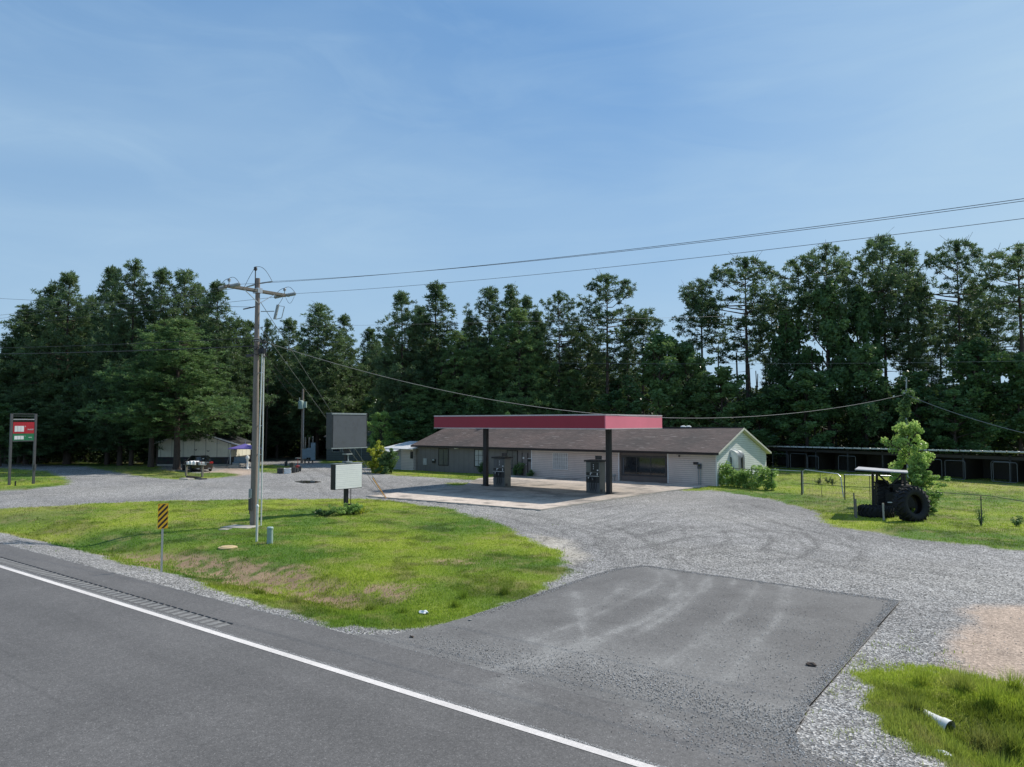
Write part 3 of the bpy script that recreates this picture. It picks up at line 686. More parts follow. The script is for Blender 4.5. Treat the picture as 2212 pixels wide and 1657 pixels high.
# loose stones
def stones(name, x, y, size, base, label, zoff=None):
    n = len(x); o8 = np.array([[1, 0, 0], [0, 1, 0], [-1, 0, 0], [0, -1, 0], [0, 0, 1], [0, 0, -1]], float)
    f8 = np.array([[0, 1, 4], [1, 2, 4], [2, 3, 4], [3, 0, 4], [1, 0, 5], [2, 1, 5], [3, 2, 5], [0, 3, 5]])
    V_ = o8[None] * (size[:, None, None] * rng.uniform(.5, 1.2, (n, 6, 1))); V_[..., 2] *= .7
    t = rng.uniform(0, 6.28, n); c_, s__ = np.cos(t)[:, None], np.sin(t)[:, None]
    vx = V_[..., 0] * c_ - V_[..., 1] * s__; vy = V_[..., 0] * s__ + V_[..., 1] * c_
    z = (height(x, y) if zoff is None else zoff) + size * .25
    V_ = np.stack([vx + x[:, None], vy + y[:, None], V_[..., 2] + np.broadcast_to(z, x.shape)[:, None]], -1).reshape(-1, 3)
    F_ = (f8[None] + (np.arange(n) * 6)[:, None, None]).reshape(-1, 3)
    k = np.array(base) * rng.uniform(.3, 1.9, (n, 1)); k = np.repeat(k, 6, 0)
    return tag(npmesh(name, V_, F_, M['chips'], attrs={'col': k}), label, 'stones', kind='stuff')
x, y, r = screen_samples(190000, 52, near=7.5, far=38)
g, dt, br, fr = weights(x, y)
keep = (rng.rand(len(x)) < (1 - g) * (1 - .85 * dt) * (1 - br) * sm(34, 11, r) ** 1.3 * (.35 + .65 * sm(.4, .6, fbm(x, y, .45, 551)))) & (in_road(x, y) > .0)
x, y, r = x[keep], y[keep], r[keep]
stones('gravel', x, y, np.maximum(.009, r * .0007) * rng.uniform(.6, 1.5, len(x)), (.30, .29, .28), 'loose grey gravel chips on the lot and shoulder')
bx_, by_, cnt = [], [], []
for (u, v, su, sv, n_) in ((985, 1405, 60, 14, 500), (1090, 1430, 70, 20, 700), (1270, 1440, 60, 22, 600), (1230, 1450, 90, 18, 700), (1380, 1470, 60, 20, 800), (1450, 1500, 60, 18, 700), (1560, 1530, 70, 16, 700),
                           (1680, 1560, 70, 14, 800), (1500, 1330, 280, 60, 700), (1640, 1440, 90, 60, 700), (1820, 1570, 60, 22, 900), (1660, 1340, 150, 30, 500), (1560, 1600, 120, 22, 900), (1750, 1630, 150, 20, 1600)):
    u_ = rng.normal(u, su, n_); v_ = rng.normal(v, sv, n_) + (u_ - u) * .18
    ok_ = (v_ > 1225) & (v_ < 1800); u_, v_ = u_[ok_], v_[ok_]
    for a, b in zip(u_, v_):
        s1, q1 = P(a, b); bx_.append(s1); by_.append(q1)
for (x0_, y0_), (x1_, y1_) in zip(DRIVE[4:-1], DRIVE[5:]):
    L_ = math.hypot(x1_ - x0_, y1_ - y0_); k_ = int(L_ * 260); tt = rng.uniform(0, 1, k_); off = np.abs(rng.normal(0, .14, k_)) * (.4 + fbm(x0_ + (x1_ - x0_) * tt, y0_ + (y1_ - y0_) * tt, 1.1, 561))
    nx_, ny_ = -(y1_ - y0_) / L_, (x1_ - x0_) / L_; sg = -1 if sdf(DRIVE, np.array([(x0_ + x1_) / 2 + nx_ * .2]), np.array([(y0_ + y1_) / 2 + ny_ * .2]))[0] > 0 else 1
    bx_ += list(x0_ + (x1_ - x0_) * tt + nx_ * off * sg); by_ += list(y0_ + (y1_ - y0_) * tt + ny_ * off * sg)
bx_, by_ = np.array(bx_), np.array(by_); ok = (in_road(bx_, by_) < -.005) & (by_ > 9.3); bx_, by_ = bx_[ok], by_[ok]
stones('loose_gravel', bx_, by_, rng.uniform(.006, .017, len(bx_)), (.32, .31, .30), 'loose gravel chips dragged across the paved drive', zoff=.03)
# ------------------------------------------------------------------ pump canopy
CX0, CX1, CY0, CY1, CZ0, CZ1 = -35.85, -21.84, 38.5, 46.3, 4.24, 5.14
t = thing('fuel_canopy', 'flat red fuel pump canopy on two black square posts', 'canopy', (-28.8, 41.55, .06)); o_ = (-28.8, 41.55, .06)
m = MB(o_)
m.box(CX0, CY0, CZ0 + .05, CX1 - .06, CY0 + .06, CZ1 - .07); m.box(CX0, CY1 - .06, CZ0 + .05, CX1 - .06, CY1, CZ1 - .07); m.box(CX0, CY0 + .06, CZ0 + .05, CX0 + .06, CY1 - .06, CZ1 - .07)
m.build('fascia', M['fascia'], t)
m = MB(o_); m.box(CX1 - .06, CY0, CZ0 + .05, CX1, CY1, CZ1 - .07); f = m.build('fascia', M['fascia_faded_sunlit'], t); f['label'] = 'faded pink end fascia with sunlight painted into its colour'
m = MB(o_)
for z0, z1, k in ((CZ1 - .07, CZ1 + .01, .015), (CZ0, CZ0 + .05, .012)):
    m.box(CX0 - k, CY0 - k, z0, CX1 + k, CY0 + .08, z1); m.box(CX0 - k, CY1 - .08, z0, CX1 + k, CY1 + k, z1)
    m.box(CX0 - k, CY0 + .08, z0, CX0 + .08, CY1 - .08, z1); m.box(CX1 - .08, CY0 + .08, z0, CX1 + k, CY1 - .08, z1)
m.build('trim', pm('trim_pinkwhite', (.55, .5, .5), .5, .15, 3), t)
m = MB(o_); m.box(CX0 + .08, CY0 + .08, CZ0 + .06, CX1 - .08, CY1 - .08, CZ0 + .12); m.build('soffit', pm('soffit_white', (.5, .5, .5), .6, .1, 2), t)
m = MB(o_); m.box(CX0 + .08, CY0 + .08, CZ1 - .28, CX1 - .08, CY1 - .08, CZ1 - .2); m.build('roof_deck', M['tinroof'], t)
for s in (-33.55, -23.35):
    m = MB(o_); m.box(s - .15, 41.4, .06, s + .15, 41.7, CZ0 + .06); m.box(s - .24, 41.31, .06, s + .24, 41.79, .09); m.build('post', M['black'], t, bevel=.008)
# raised island under the pumps
# pumps
def pump(loc, label, variant):
    t = thing('fuel_pump', label, 'fuel pump', loc, 0, 'old fuel pumps under the red canopy')
    hx, hy = .52, .36
    m = MB(); m.box(-hx, -hy, 0, hx, hy, 2.02); m.build('cabinet', M['pump_side'], t, bevel=.02)
    m = MB(); m.box(-hx - .10, -hy - .12, 2.02, hx + .12, hy + .12, 2.13); m.build('cap', M['black'], t, bevel=.015)
    for sy in (-1, 1):
        yf = sy * hy
        a, b = (yf - .02, yf - .001) if sy < 0 else (yf + .001, yf + .02)
        m = MB(); m.box(-hx + .03, a, .03, hx - .05, b, .66); m.build('lower_panel', M['pump_grey'], t)
        m = MB(); m.box(-hx + .02, a - .01 if sy < 0 else a, .67, hx - .04, b + (.01 if sy > 0 else 0), 1.34); f = npan = m.build('nozzle_panel', M['pump_black'], t)
        m = MB(); m.box(-hx + .02, (a - .05) if sy < 0 else b, 1.085, hx - .04, a if sy < 0 else (b + .05), 1.115); m.build('rail', M['galv'], f)
        m = MB(); m.box(-hx + .05, a, 1.38, -hx + .36, b, 1.98); m.build('upper_panel', M['pump_side'] if variant else M['pump_grey'], t)
        m = MB(); m.box(-hx + .38, a - .004, 1.38, hx - .08, b, 1.98); f = m.build('display', M['pump_black'] if variant else M['pump_grey'], t)
        ya_, yb_ = (a - .012, a - .0045) if sy < 0 else (b + .001, b + .008)
        for x0_, z0_, x1_, z1_ in [(-hx + .55, 1.55 + k * .13, -hx + .60, 1.60 + k * .13) for k in range(3)] + [(hx - .2, 1.45, hx - .1, 1.53)]:
            m = MB(); m.box(x0_, ya_, z0_, x1_, yb_, z1_); m.build('decal', M['white'], f)
        ya_, yb_ = (a - .02, a - .011) if sy < 0 else (b + .011, b + .02)
        for x0_, z0_, x1_, z1_ in ((-.2, 1.17, -.15, 1.28), (-.2, 1.281, -.04, 1.32), (hx - .2, 1.16, hx - .14, 1.32), (-.35, .93, -.24, 1.03), (-.05, .84, .0, .89), (-.05, .93, .0, .98)):
            m = MB(); m.box(x0_, ya_, z0_, x1_, yb_, z1_); m.build('label_plate', M['white'], npan)
        for k, dx in enumerate((-.22, -.04, .14)):
            hp = [(dx, yf + sy * .05, 1.0), (dx + .02, yf + sy * .10, .7), (dx + .05, yf + sy * .12, .3), (dx + .10, yf + sy * .10, .12), (dx + .14, yf + sy * .08, .35), (dx + .14, yf + sy * .05, .66)]
            m = MB(); m.tube(hp, .014, 6); m.build('hose', M['rubber'], t)
            m = MB(); m.bar((dx, yf + sy * .05, 1.06), (dx, yf + sy * .12, .94), .05, .04); m.bar((dx, yf + sy * .12, .95), (dx, yf + sy * .17, .86), .025); m.build('nozzle', M['darkgrey'], t)
    m = MB(); m.box(.0, -.06, 2.18, .46, .02, 2.42); m.box(.03, -.03, 2.13, .06, 0, 2.18); m.box(.40, -.03, 2.13, .43, 0, 2.18); f = m.build('topper', M['darkgrey'], t)
    m = MB(); m.box(.03, -.066, 2.21, .43, -.0605, 2.39); m.build('pane', M['glass'], f)
    m = MB(); m.box(hx + .001, -hy + .06, .08, hx + .015, -hy + .3, .25); m.build('access_plate', M['darkgrey'], t)
    return t
pump((-32.2, 41.75, .06), 'weathered grey fuel pump with pale display beside the left canopy post', 0)
pump((-24.45, 41.75, .06), 'fuel pump with black display panel beside the right canopy post', 1)
# white can behind left pump
t = thing('trash_can', 'small white bin between the left canopy post and the left pump', 'bin', (-32.95, 41.9, .06))
m = MB(); m.lathe((0, 0, 0), [(.13, 0), (.16, .5)], 14); m.build('bin_body', M['white'], t, smooth=True)
m = MB(); m.lathe((0, 0, .5), [(.17, 0), (.17, .04), (.1, .07)], 14); m.build('rim', M['white'], t)

# ------------------------------------------------------------------ store building
BX0, BX1, BY0, BY1 = -50.35, -20.1, 51.7, 62.9
b0 = (-35.2, BY0, 0)
st = thing('store_building', 'long low store with brown shingle roof, grey and white front and boarded look', 'store', b0)
WS = lambda u, v: ONQ(u * .8848, v * .8848, BY0)
sA = WS(1297, 1120)[0]; sB = WS(1512, 1120)[0]; sC = WS(1628.5, 1120)[0]
zt = 2.44
def ridge_z(q): return 2.41 + (q - 51.3) * (4.2 - 2.41) / 5.4 if q <= 56.7 else 4.2 - (q - 56.7) * 2.1 / 6.6
for x0, x1, mt, lb in ((BX0, sA, 't111', 'dark grey panelled wall'), (sA, sB, 'vinyl', 'white sided wall'), (sB, sC, 'taupe', 'taupe shopfront wall'), (sC, BX1, 'vinyl', 'white sided wall')):
    dy = .0 if mt != 'taupe' else .12
    m = MB(b0); m.box(x0, BY0 + dy, -.2, x1 - .002, BY0 + .2 + dy, zt + .05 + dy * .3); f = m.build('wall', M[mt], st); f['label'] = lb
# gable walls & back
for x, s_, mt in ((BX1, -1, 'vinyl_side'), (BX0, 1, 't111')):
    m = MB(b0); prof = [(BY0 + .003, -.2), (BY1, -.2), (BY1, ridge_z(BY1) - .12), (56.7, 4.2 - .14), (BY0 + .003, ridge_z(BY0) - .1)]
    xa, xb = x + .003 * (-s_), x + s_ * .2
    vs = [(xa, y_, z_) for y_, z_ in prof] + [(xb, y_, z_) for y_, z_ in prof]
    m.add(vs, [(0, 1, 2, 3, 4), (5, 6, 7, 8, 9)] + [(i, (i + 1) % 5, 5 + (i + 1) % 5, 5 + i) for i in range(5)])
    f = m.build('gable_wall', M[mt], st)
m = MB(b0); m.box(BX0 + .2, BY1 - .2, -.2, BX1 - .2, BY1, 2.1); m.build('wall', M['t111'], st)
# roof: two slopes with thickness
def slope(mb, x0, x1, y0, z0, y1, z1, th=.12):
    vs = [(x0, y0, z0), (x1, y0, z0), (x1, y1, z1), (x0, y1, z1)]
    vs += [(x, y, z - th) for x, y, z in vs]
    mb.add(vs, [(0, 1, 2, 3), (7, 6, 5, 4), (0, 4, 5, 1), (1, 5, 6, 2), (2, 6, 7, 3), (3, 7, 4, 0)])
RX0, RX1 = -50.85, -19.8
m = MB(b0)
nx = 40
m.box(0, 0, 0, 0, 0, 0) if False else None
def wavy_slope(mb, y0, z0, y1, z1):
    vs = []; fs = []; ny = 8
    for i in range(nx + 1):
        for j in range(ny + 1):
            x = RX0 + (RX1 - RX0) * i / nx; k = j / ny
            sag = -.05 * math.sin(math.pi * i / nx * 3) * k * (1 if z1 > z0 else 0) + (float(fbm([x], [y0 + k * 3], .5, 700)[0]) - .5) * .05
            sag *= 0 if i in (0, nx) else 1
            vs.append((x, y0 + (y1 - y0) * k, z0 + (z1 - z0) * k + sag))
    for i in range(nx):
        for j in range(ny): fs.append((i * (ny + 1) + j, (i + 1) * (ny + 1) + j, (i + 1) * (ny + 1) + j + 1, i * (ny + 1) + j + 1))
    mb.add(vs, fs)
wavy_slope(m, 51.3, 2.47, 56.7, 4.26); wavy_slope(m, 56.7, 4.26, 63.3, 2.16)
rf = m.build('roof', M['shingle'], st, smooth=True)
m = MB(b0); slope(m, RX0 + .01, RX1 - .01, 51.32, 2.40, 56.7, 4.18, .08); slope(m, RX0 + .01, RX1 - .01, 56.7, 4.18, 63.28, 2.08, .08); m.build('soffit', M['soffit'], st)
m = MB(b0); m.box(RX0, 51.27, 2.29, RX1, 51.31, 2.46); m.box(RX0, 63.29, 1.98, RX1, 63.33, 2.15)
m.build('gutter', M['cornice'], st)
m = MB(b0)
for x in (RX1 + .0, RX0 - .03):
    for (ya, za, yb, zb) in ((51.3, 2.45, 56.7, 4.24), (56.7, 4.24, 63.3, 2.14)):
        vs = [(x, ya, za), (x, yb, zb), (x, yb, zb - .14), (x, ya, za - .14)]; vs += [(q + .03, y_, z_) for q, y_, z_ in vs]
        m.add(vs, [(0, 1, 2, 3), (7, 6, 5, 4), (0, 4, 5, 1), (1, 5, 6, 2), (2, 6, 7, 3), (3, 7, 4, 0)])
m.build('rake_board', M['soffit'], st)
m = MB(b0); m.box(RX0, 56.62, 4.235, RX1, 56.78, 4.285); m.build('ridge_cap', pm('ridge_cap_brown', (.06, .05, .048), .9, .3, 5), rf)
for u in (1668, 1681):
    s_ = CF(0, 0); q = 56.9; s_, z_ = ONQ(u * .8848, 1046 * .8848, 57.3)
    m = MB(b0); m.lathe((s_, 57.3, 3.95), [(.1, 0), (.1, .28), (.24, .30), (.22, .4), (.08, .45)], 14); m.build('roof_vent', M['white'], rf, smooth=True)
for u, v in ((1080, 1046), (1250, 1047)):
    pass
def window(u0, v0, u1, v1, frame='cornice', pane='glass', cols=1, rows=1, fw=.05, lab=None, dy=0):
    s0, z1 = WS(u0, v0); s1, z0 = WS(u1, v1); z0 = WS((u0 + u1) / 2, v1)[1]; z1 = WS((u0 + u1) / 2, v0)[1]
    y = BY0 - .001 + dy; m = MB(b0)
    m.box(s0 - fw, y - .045, z0 - fw, s1 + fw, y, z0); m.box(s0 - fw, y - .045, z1, s1 + fw, y, z1 + fw)
    m.box(s0 - fw, y - .045, z0, s0, y, z1); m.box(s1, y - .045, z0, s1 + fw, y, z1)
    mw = fw * .45
    for i in range(1, cols): x = s0 + (s1 - s0) * i / cols; m.box(x - mw / 2, y - .038, z0, x + mw / 2, y, z1)
    for j in range(1, rows): z = z0 + (z1 - z0) * j / rows; m.box(s0, y - .036, z - mw / 2, s1, y, z + mw / 2)
    f = m.build('window', M[frame], st)
    if lab: f['label'] = lab
    m = MB(b0); m.box(s0, y - .018, z0, s1, y - .004, z1); m.build('pane', M[pane], f)
    return s0, s1, z0, z1
window(1072, 1096, 1094, 1135, 'cornice', 'dimcurtain', 2, 1, .06)
window(1160, 1099, 1187, 1138, 'cornice', 'curtain', 3, 3, .06)
window(1239, 1101, 1263, 1143, 'cornice', 'dimcurtain', 2, 1, .06)
window(1351, 1107, 1386, 1145, 'white', 'curtain', 8, 4, .04)
s0, s1, z0, z1 = window(1519, 1117, 1623, 1159, 'darkgrey', 'glass', 3, 1, .12, 'wide dark shopfront window', .12)
m = MB(b0); m.box(s0 + .02, BY0 + .075, z0 + .02, s0 + .12, BY0 + .095, z1 - .05); m.build('window_sticker', M['greyface'], st)
# door in grey section
def wbox(u0, v0, u1, v1, d, name, mt, dy=0, bevel=0):
    uc = (u0 + u1) / 2; s0 = WS(u0, v0)[0]; s1 = WS(u1, v0)[0]; za = WS(uc, v1)[1]; zb = WS(uc, v0)[1]
    m = MB(b0); m.box(s0, BY0 - d + dy, za, s1, BY0 - .002 + dy, zb); return m.build(name, M[mt], st, bevel=bevel)
s0 = WS(1276, 1115)[0]; s1 = WS(1288, 1115)[0]
m = MB(b0); m.box(s0, BY0 - .04, .02, s1, BY0 - .003, 1.95); f = m.build('door', M['t111'], st)
m = MB(b0); m.box(s1 - .12, BY0 - .09, .95, s1 - .06, BY0 - .04, 1.05); m.build('handle', M['galv'], f)
m = MB(b0); m.box(s0 - .06, BY0 - .05, .02, s0, BY0 - .003, 2.0); m.box(s1, BY0 - .05, .02, s1 + .06, BY0 - .003, 2.0); m.build('door_frame', M['cornice'], st)
wbox(1035, 1119, 1043, 1135, .12, 'meter_box', 'curtain', bevel=.01)
wbox(1056, 1121, 1064, 1130, .1, 'mail_box', 'black'); wbox(1057, 1122, 1062, 1124, .105, 'notice', 'white')
wbox(1111, 1093, 1119, 1096, .12, 'wall_lamp', 'white')
wbox(1278, 1116, 1281, 1120, .12, 'wall_lamp', 'white')
wbox(1289, 1120, 1297, 1127, .05, 'number_sign', 'black'); wbox(1289, 1119.2, 1297, 1120.3, .055, 'number_sign', 'white')
wbox(1693, 1128, 1705, 1134, .05, 'number_sign', 'black')
wbox(1381, 1112, 1382, 1144, .03, 'corner_trim', 'white')
e1 = wbox(1704, 1132, 1713, 1144, .14, 'electric_meter', 'greyface', bevel=.01)
s0, z0 = WS(1709, 1138); m = MB(b0); m.tube([(s0, BY0 - .14, z0 + .05), (s0, BY0 - .2, z0 + .05)], .08, 14); m.build('dial', M['glass'], e1)
for u in (1705.5, 1711):
    s0, z0 = WS(u, 1144); m = MB(b0); m.tube([(s0, BY0 - .06, -.05), (s0, BY0 - .06, z0)], .03, 8); m.build('conduit', M['insul'], st)
wbox(1658, 1111, 1660, 1115, .16, 'camera', 'black')
wbox(1497, 1158, 1503, 1163, .15, 'tap_box', 'insul'); wbox(1500, 1163, 1501, 1180, .05, 'conduit', 'insul')
wbox(1481, 1160, 1485, 1178, .1, 'gas_riser', 'insul')
# corner boards, base strip
m = MB(b0)
for x in (sA, sC + .02, BX1 - .08): m.box(x, BY0 - .02, -.1, x + .09, BY0 - .001, zt)
m.box(sB - .1, BY0 - .02, -.1, sB, BY0 - .001, zt); m.build('corner_board', M['white'], st)
# gable light & door gap
q0, z0 = ONS(1448, 900, BX1)
# exhaust duct on right gable: two arched sections
duct = thing('exhaust_duct', 'shiny galvanised exhaust duct arching down the pale gable end', 'duct', (BX1, 54.6, 0))
for k, (yy, w_) in enumerate(((54.35, .62), (55.25, .5))):
    pts = []; vs = []; fs = []
    prof = [(0.02, 2.55)] + [(.02 + .62 * math.sin(a) * 1.0, 2.02 + .55 * math.cos(a)) for a in [i * math.pi / 2 / 7 for i in range(8)]] + [(.66, 1.1), (.72, .45)]
    inner = [(0.02, 2.05)] + [(.02 + .12 * math.sin(a), 2.0 + .05 * math.cos(a)) for a in [i * math.pi / 2 / 7 for i in range(8)]] + [(.14, 1.1), (.14, .45)]
    for side in (0, w_):
        vs += [(x, side, z) for x, z in prof]; vs += [(x, side, z) for x, z in inner]
    n = len(prof)
    for i in range(n - 1):
        fs += [(i, i + 1, n + i + 1, n + i), (2 * n + i, 3 * n + i, 3 * n + i + 1, 2 * n + i + 1), (i, 2 * n + i, 2 * n + i + 1, i + 1), (n + i, n + i + 1, 3 * n + i + 1, 3 * n + i)]
    fs += [(n - 1, 3 * n - 1, 4 * n - 1, 2 * n - 1)]
    m = MB((BX1, 54.6, 0)); m.add([(BX1 + x, yy + y, z) for x, y, z in vs], fs); m.build('duct_section', M['chrome'], duct, smooth=True, angle=50)
m = MB((BX1, 54.6, 0)); m.box(BX1 + .08, 54.98, .4, BX1 + .7, 55.23, 2.0); m.build('gap_panel', M['black'], duct)
m = MB((BX1, 54.6, 0)); m.box(BX1 + .06, 54.3, .0, BX1 + .8, 55.8, .44); m.build('base_unit', M['greyface'], duct, bevel=.02)
# condenser by fence
t = thing('condenser_unit', 'small grey air conditioning unit half hidden in the ivy fence', 'air conditioner', (-18.2, 53.6, 0))
m = MB(); m.box(-.45, -.4, 0, .45, .4, .9); m.build('casing', M['cabinet'], t, bevel=.02)
m = MB(); m.box(-.47, -.42, .9, .47, .42, .94); m.build('top_plate', M['white'], t)

# ------------------------------------------------------------------ white lean-to shed
t = thing('white_shed', 'small white sided shed with bent white metal roof at the left end of the store', 'shed', (-52.6, 51.5, 0)); o_ = (-52.6, 51.5, 0)
m = MB(o_); m.box(-54.6, 51.5, -.3, -52.3, 55, 1.95); f = m.build('wall', M['shedwall'], t)
m = MB(o_); m.box(-52.297, 51.42, -.3, -50.6, 54.9, 2.1); f = m.build('wall', M['vinyl'], t)
def shed_roof(x0, x1, y0, z0, y1, z1, dx=0):
    m = MB(o_); vs = [(x0, y0, z0 - dx), (x1, y0, z0), (x1, y1, z1), (x0, y1, z1 - dx)]; vs += [(x, y, z - .05) for x, y, z in vs]
    m.add(vs, [(0, 1, 2, 3), (7, 6, 5, 4), (0, 4, 5, 1), (1, 5, 6, 2), (2, 6, 7, 3), (3, 7, 4, 0)]); return m.build('roof', M['whiteroof'], t)
shed_roof(-55.0, -52.2, 51.3, 2.1, 55.3, 2.72); shed_roof(-55.4, -52.4, 50.2, 1.78, 51.6, 2.08, .02); shed_roof(-52.2, -50.2, 50.7, 2.12, 55.2, 2.44)
m = MB(o_); s0, z0 = ONQ(887, 977, 51.42); m.box(s0, 51.38, 1.15, s0 + .36, 51.419, 1.85); f = m.build('window', M['black'], t)
m = MB(o_); m.box(s0 + .04, 51.37, 1.2, s0 + .32, 51.379, 1.5); m.build('pane', M['glass'], f)
m = MB(o_); m.bar((-54.3, 51.5, 1.2), (-54.9, 50.4, 1.78), .04); m.bar((-52.8, 51.5, 1.2), (-53.4, 50.4, 1.78), .04); m.build('brace', M['white'], t)

# ------------------------------------------------------------------ utility pole with hardware
px_, py_ = P(547, 1135); pz = hz(px_, py_)
o_ = (px_, py_, pz); t = thing('utility_pole', 'tall weathered wooden power pole on the grass island by the highway', 'utility pole', o_)
PT = 11.25
m = MB(); pts = [(0, 0, -.3), (.02, 0, 4), (.0, 0, 8), (.0, 0, PT)]; m.tube(pts, [.16, .14, .12, .098], 16); m.build('shaft', M['wood'], t, smooth=True)
ca = thing_arm = MB(); ca.box(-.19, -1.6, 10.62, -.09, 1.6, 10.74); ca.box(.09, -1.6, 10.60, .19, 1.6, 10.72); arm = ca.build('crossarm', M['oldwood'], t, bevel=.008)
m = MB(); m.bar((.15, -.8, 10.62), (.12, -.05, 10.1), .03); m.bar((.15, .8, 10.6), (.12, .05, 10.1), .03); m.box(-.2, -.12, 10.56, .2, .12, 10.78); m.build('bracket', M['galv'], t)
def disc_string(name, a, b, n, r):
    a, b = Vector(a), Vector(b); m = MB(); pts = []; rs = []
    for i in range(n * 4 + 1):
        pts.append(a.lerp(b, i / (n * 4))); rs.append([.025, r, r * .85, .03][i % 4])
    m.tube(pts, rs, 10); return m.build(name, M['insul'], t, smooth=True)
for y in (-1.45, 1.45):
    disc_string('insulator', (.2, y, 10.66), (.85, y, 10.66), 5, .09); disc_string('insulator', (-.2, y, 10.68), (-.8, y, 10.66), 5, .09)
    m = MB(); m.lathe((0, y, 10.74), [(.02, 0), (.02, .14), (.07, .15), (.06, .2), (.08, .22), (.04, .28)], 10); m.build('insulator', M['insul'], t, smooth=True)
m = MB(); m.bar((-.13, -.05, 10.8), (-.13, -.05, 11.62), .035); m.lathe((-.13, -.05, 11.62), [(.05, 0), (.09, .05), (.06, .09), (.09, .12), (.04, .18)], 10); m.build('top_pin', M['darkgrey'], t)
disc_string('insulator', (.14, 0, 11.0), (1.1, 0, 10.98), 1, .035); disc_string('insulator', (-.14, 0, 11.0), (-.9, 0, 10.95), 1, .04)
def arc(a, b, up, n=8):
    a, b = Vector(a), Vector(b); return [a.lerp(b, i / n) + Vector((0, 0, up * math.sin(math.pi * i / n))) for i in range(n + 1)]
for y in (-1.45, 1.45):
    m = MB(); m.tube(arc((-.85, y, 10.66), (0, y, 11.02), .10), .010, 6); m.build('jumper_wire', M['wire'], t)
    m = MB(); m.tube(arc((0, y, 11.02), (.85, y, 10.66), .16), .010, 6); m.build('jumper_wire', M['wire'], t)
m = MB(); m.tube(arc((-.9, -.1, 10.95), (-.13, -.05, 11.8), .04), .010, 6); m.build('jumper_wire', M['wire'], t)
m = MB(); m.tube(arc((-.13, -.05, 11.8), (1.1, 0, 10.98), .24), .010, 6); m.build('jumper_wire', M['wire'], t)
m = MB(); m.tube(arc((.1, 1.45, 10.55), (.95, 1.3, 10.5), -.3), .008, 6); m.build('jumper_wire', M['wire'], t)
m = MB(); m.tube(arc((.1, 1.3, 10.55), (.42, .72, 10.0), -.05), .01, 6); m.build('jumper_wire', M['wire'], t)

m = MB(); m.bar((.12, .1, 9.72), (.5, .55, 9.75), .035); m.build('cutout_arm', M['insul'], t)
m = MB(); m.obox((.56, .62, 9.72), (.04, .03, 0), (-.02, .04, 0), (.05, .05, .34)); m.bar((.72, .8, 9.45), (.80, .88, 9.98), .03); m.bar((.6, .66, 10.02), (.8, .88, 9.98), .02); m.bar((.55, .6, 9.38), (.72, .8, 9.45), .03)
m.build('fuse_cutout', M['insul'], t, bevel=.006)
m = MB(); m.tube([(-.13, -.02, 9.95), (-1.1, 0, 9.93)], .03, 8); m.build('neutral_clamp', M['darkgrey'], t)
# cable knot, riser brackets
m = MB(); rr = random.Random(4)
for k in range(9):
    a = rr.uniform(0, 6.28); c = Vector((.2 * math.cos(a) + .22, .22 * math.sin(a), 8.0 + rr.uniform(-.3, .35)))
    m.tube([c + Vector((.25 * math.cos(j / 7 * 6.28 + a), .16 * math.sin(j / 7 * 6.28), .18 * math.sin(j / 7 * 6.28 + k))) for j in range(8)], .016, 6)
m.build('cable_coil', M['wire'], t)
m = MB(); m.box(.2, -.06, 7.75, .62, .1, 8.0); m.box(-.75, -.05, 7.66, -.15, .05, 7.78); m.box(.35, -.1, 8.25, .7, .12, 8.29); m.build('splice_box', M['black'], t, bevel=.01)
m = MB()
for z in (8.35, 8.45): m.lathe((0, 0, z), [(.14, 0), (.145, .03)], 14)
m.build('band', M['galv'], t)
for k, (x0, y0, x1, y1) in enumerate(((.42, .12, .42, .1), (.33, -.02, .44, .0))):
    m = MB(); m.tube([(x0, y0, -.1), (x0 + (x1 - x0) * .5, y0, 4), (x1, y1, 7.8)], .031, 10); m.build('conduit', M['pvc'], t, smooth=True)
m = MB()
for z in (6.9, 4.5, 3.2): m.bar((.12, .05, z), (.44, .08, z), .03)
m.build('standoff', M['galv'], t)
m = MB(); m.box(-.08, -.22, 1.25, .1, -.15, 1.65); m.build('meter_box', M['insul'], t, bevel=.01)
m = MB(); m.box(-.07, -.23, .7, .12, -.14, 1.22); m.box(-.26, -.06, .5, -.17, .08, .7); m.build('ground_strip', M['darkgrey'], t, bevel=.01)
# concrete pad by pole, stump markers
gx_, gy_ = P(519, 1139); t = thing('concrete_slab_fragment', 'flat grey concrete slab lying in the grass at the foot of the power pole', 'slab', (gx_, gy_, hz(gx_, gy_)), .5)
m = MB(); m.add([(-.75, -.35, -.03), (.6, -.5, -.03), (.8, .3, -.03), (-.5, .45, -.03), (-.75, -.35, .05), (.6, -.5, .05), (.8, .3, .05), (-.5, .45, .05)], [(0, 3, 2, 1), (4, 5, 6, 7), (0, 1, 5, 4), (1, 2, 6, 5), (2, 3, 7, 6), (3, 0, 4, 7)]); m.build('slab', M['concrete'], t, bevel=.015)
m = MB(); m.add([(-.5, -.95, -.03), (-.1, -1.0, -.03), (.0, -.7, -.03), (-.4, -.65, -.03), (-.5, -.95, .04), (-.1, -1.0, .04), (.0, -.7, .04), (-.4, -.65, .04)], [(0, 3, 2, 1), (4, 5, 6, 7), (0, 1, 5, 4), (1, 2, 6, 5), (2, 3, 7, 6), (3, 0, 4, 7)]); m.build('broken_piece', M['concrete'], t)
gx_, gy_ = P(554.5, 1170); t = thing('cable_marker', 'slim white plastic cable marker post with rounded cap beside the power pole', 'marker post', (gx_, gy_, hz(gx_, gy_)))
m = MB(); m.tube([(0, 0, -.05), (0.0, 0.0, 1.33)], .045, 12); m.build('post', M['pvc'], t, smooth=True)
m = MB(); m.lathe((0, 0, 1.33), [(.055, 0), (.06, .04), (.045, .09), (.02, .11)], 12); m.build('cap', M['white'], t, smooth=True)
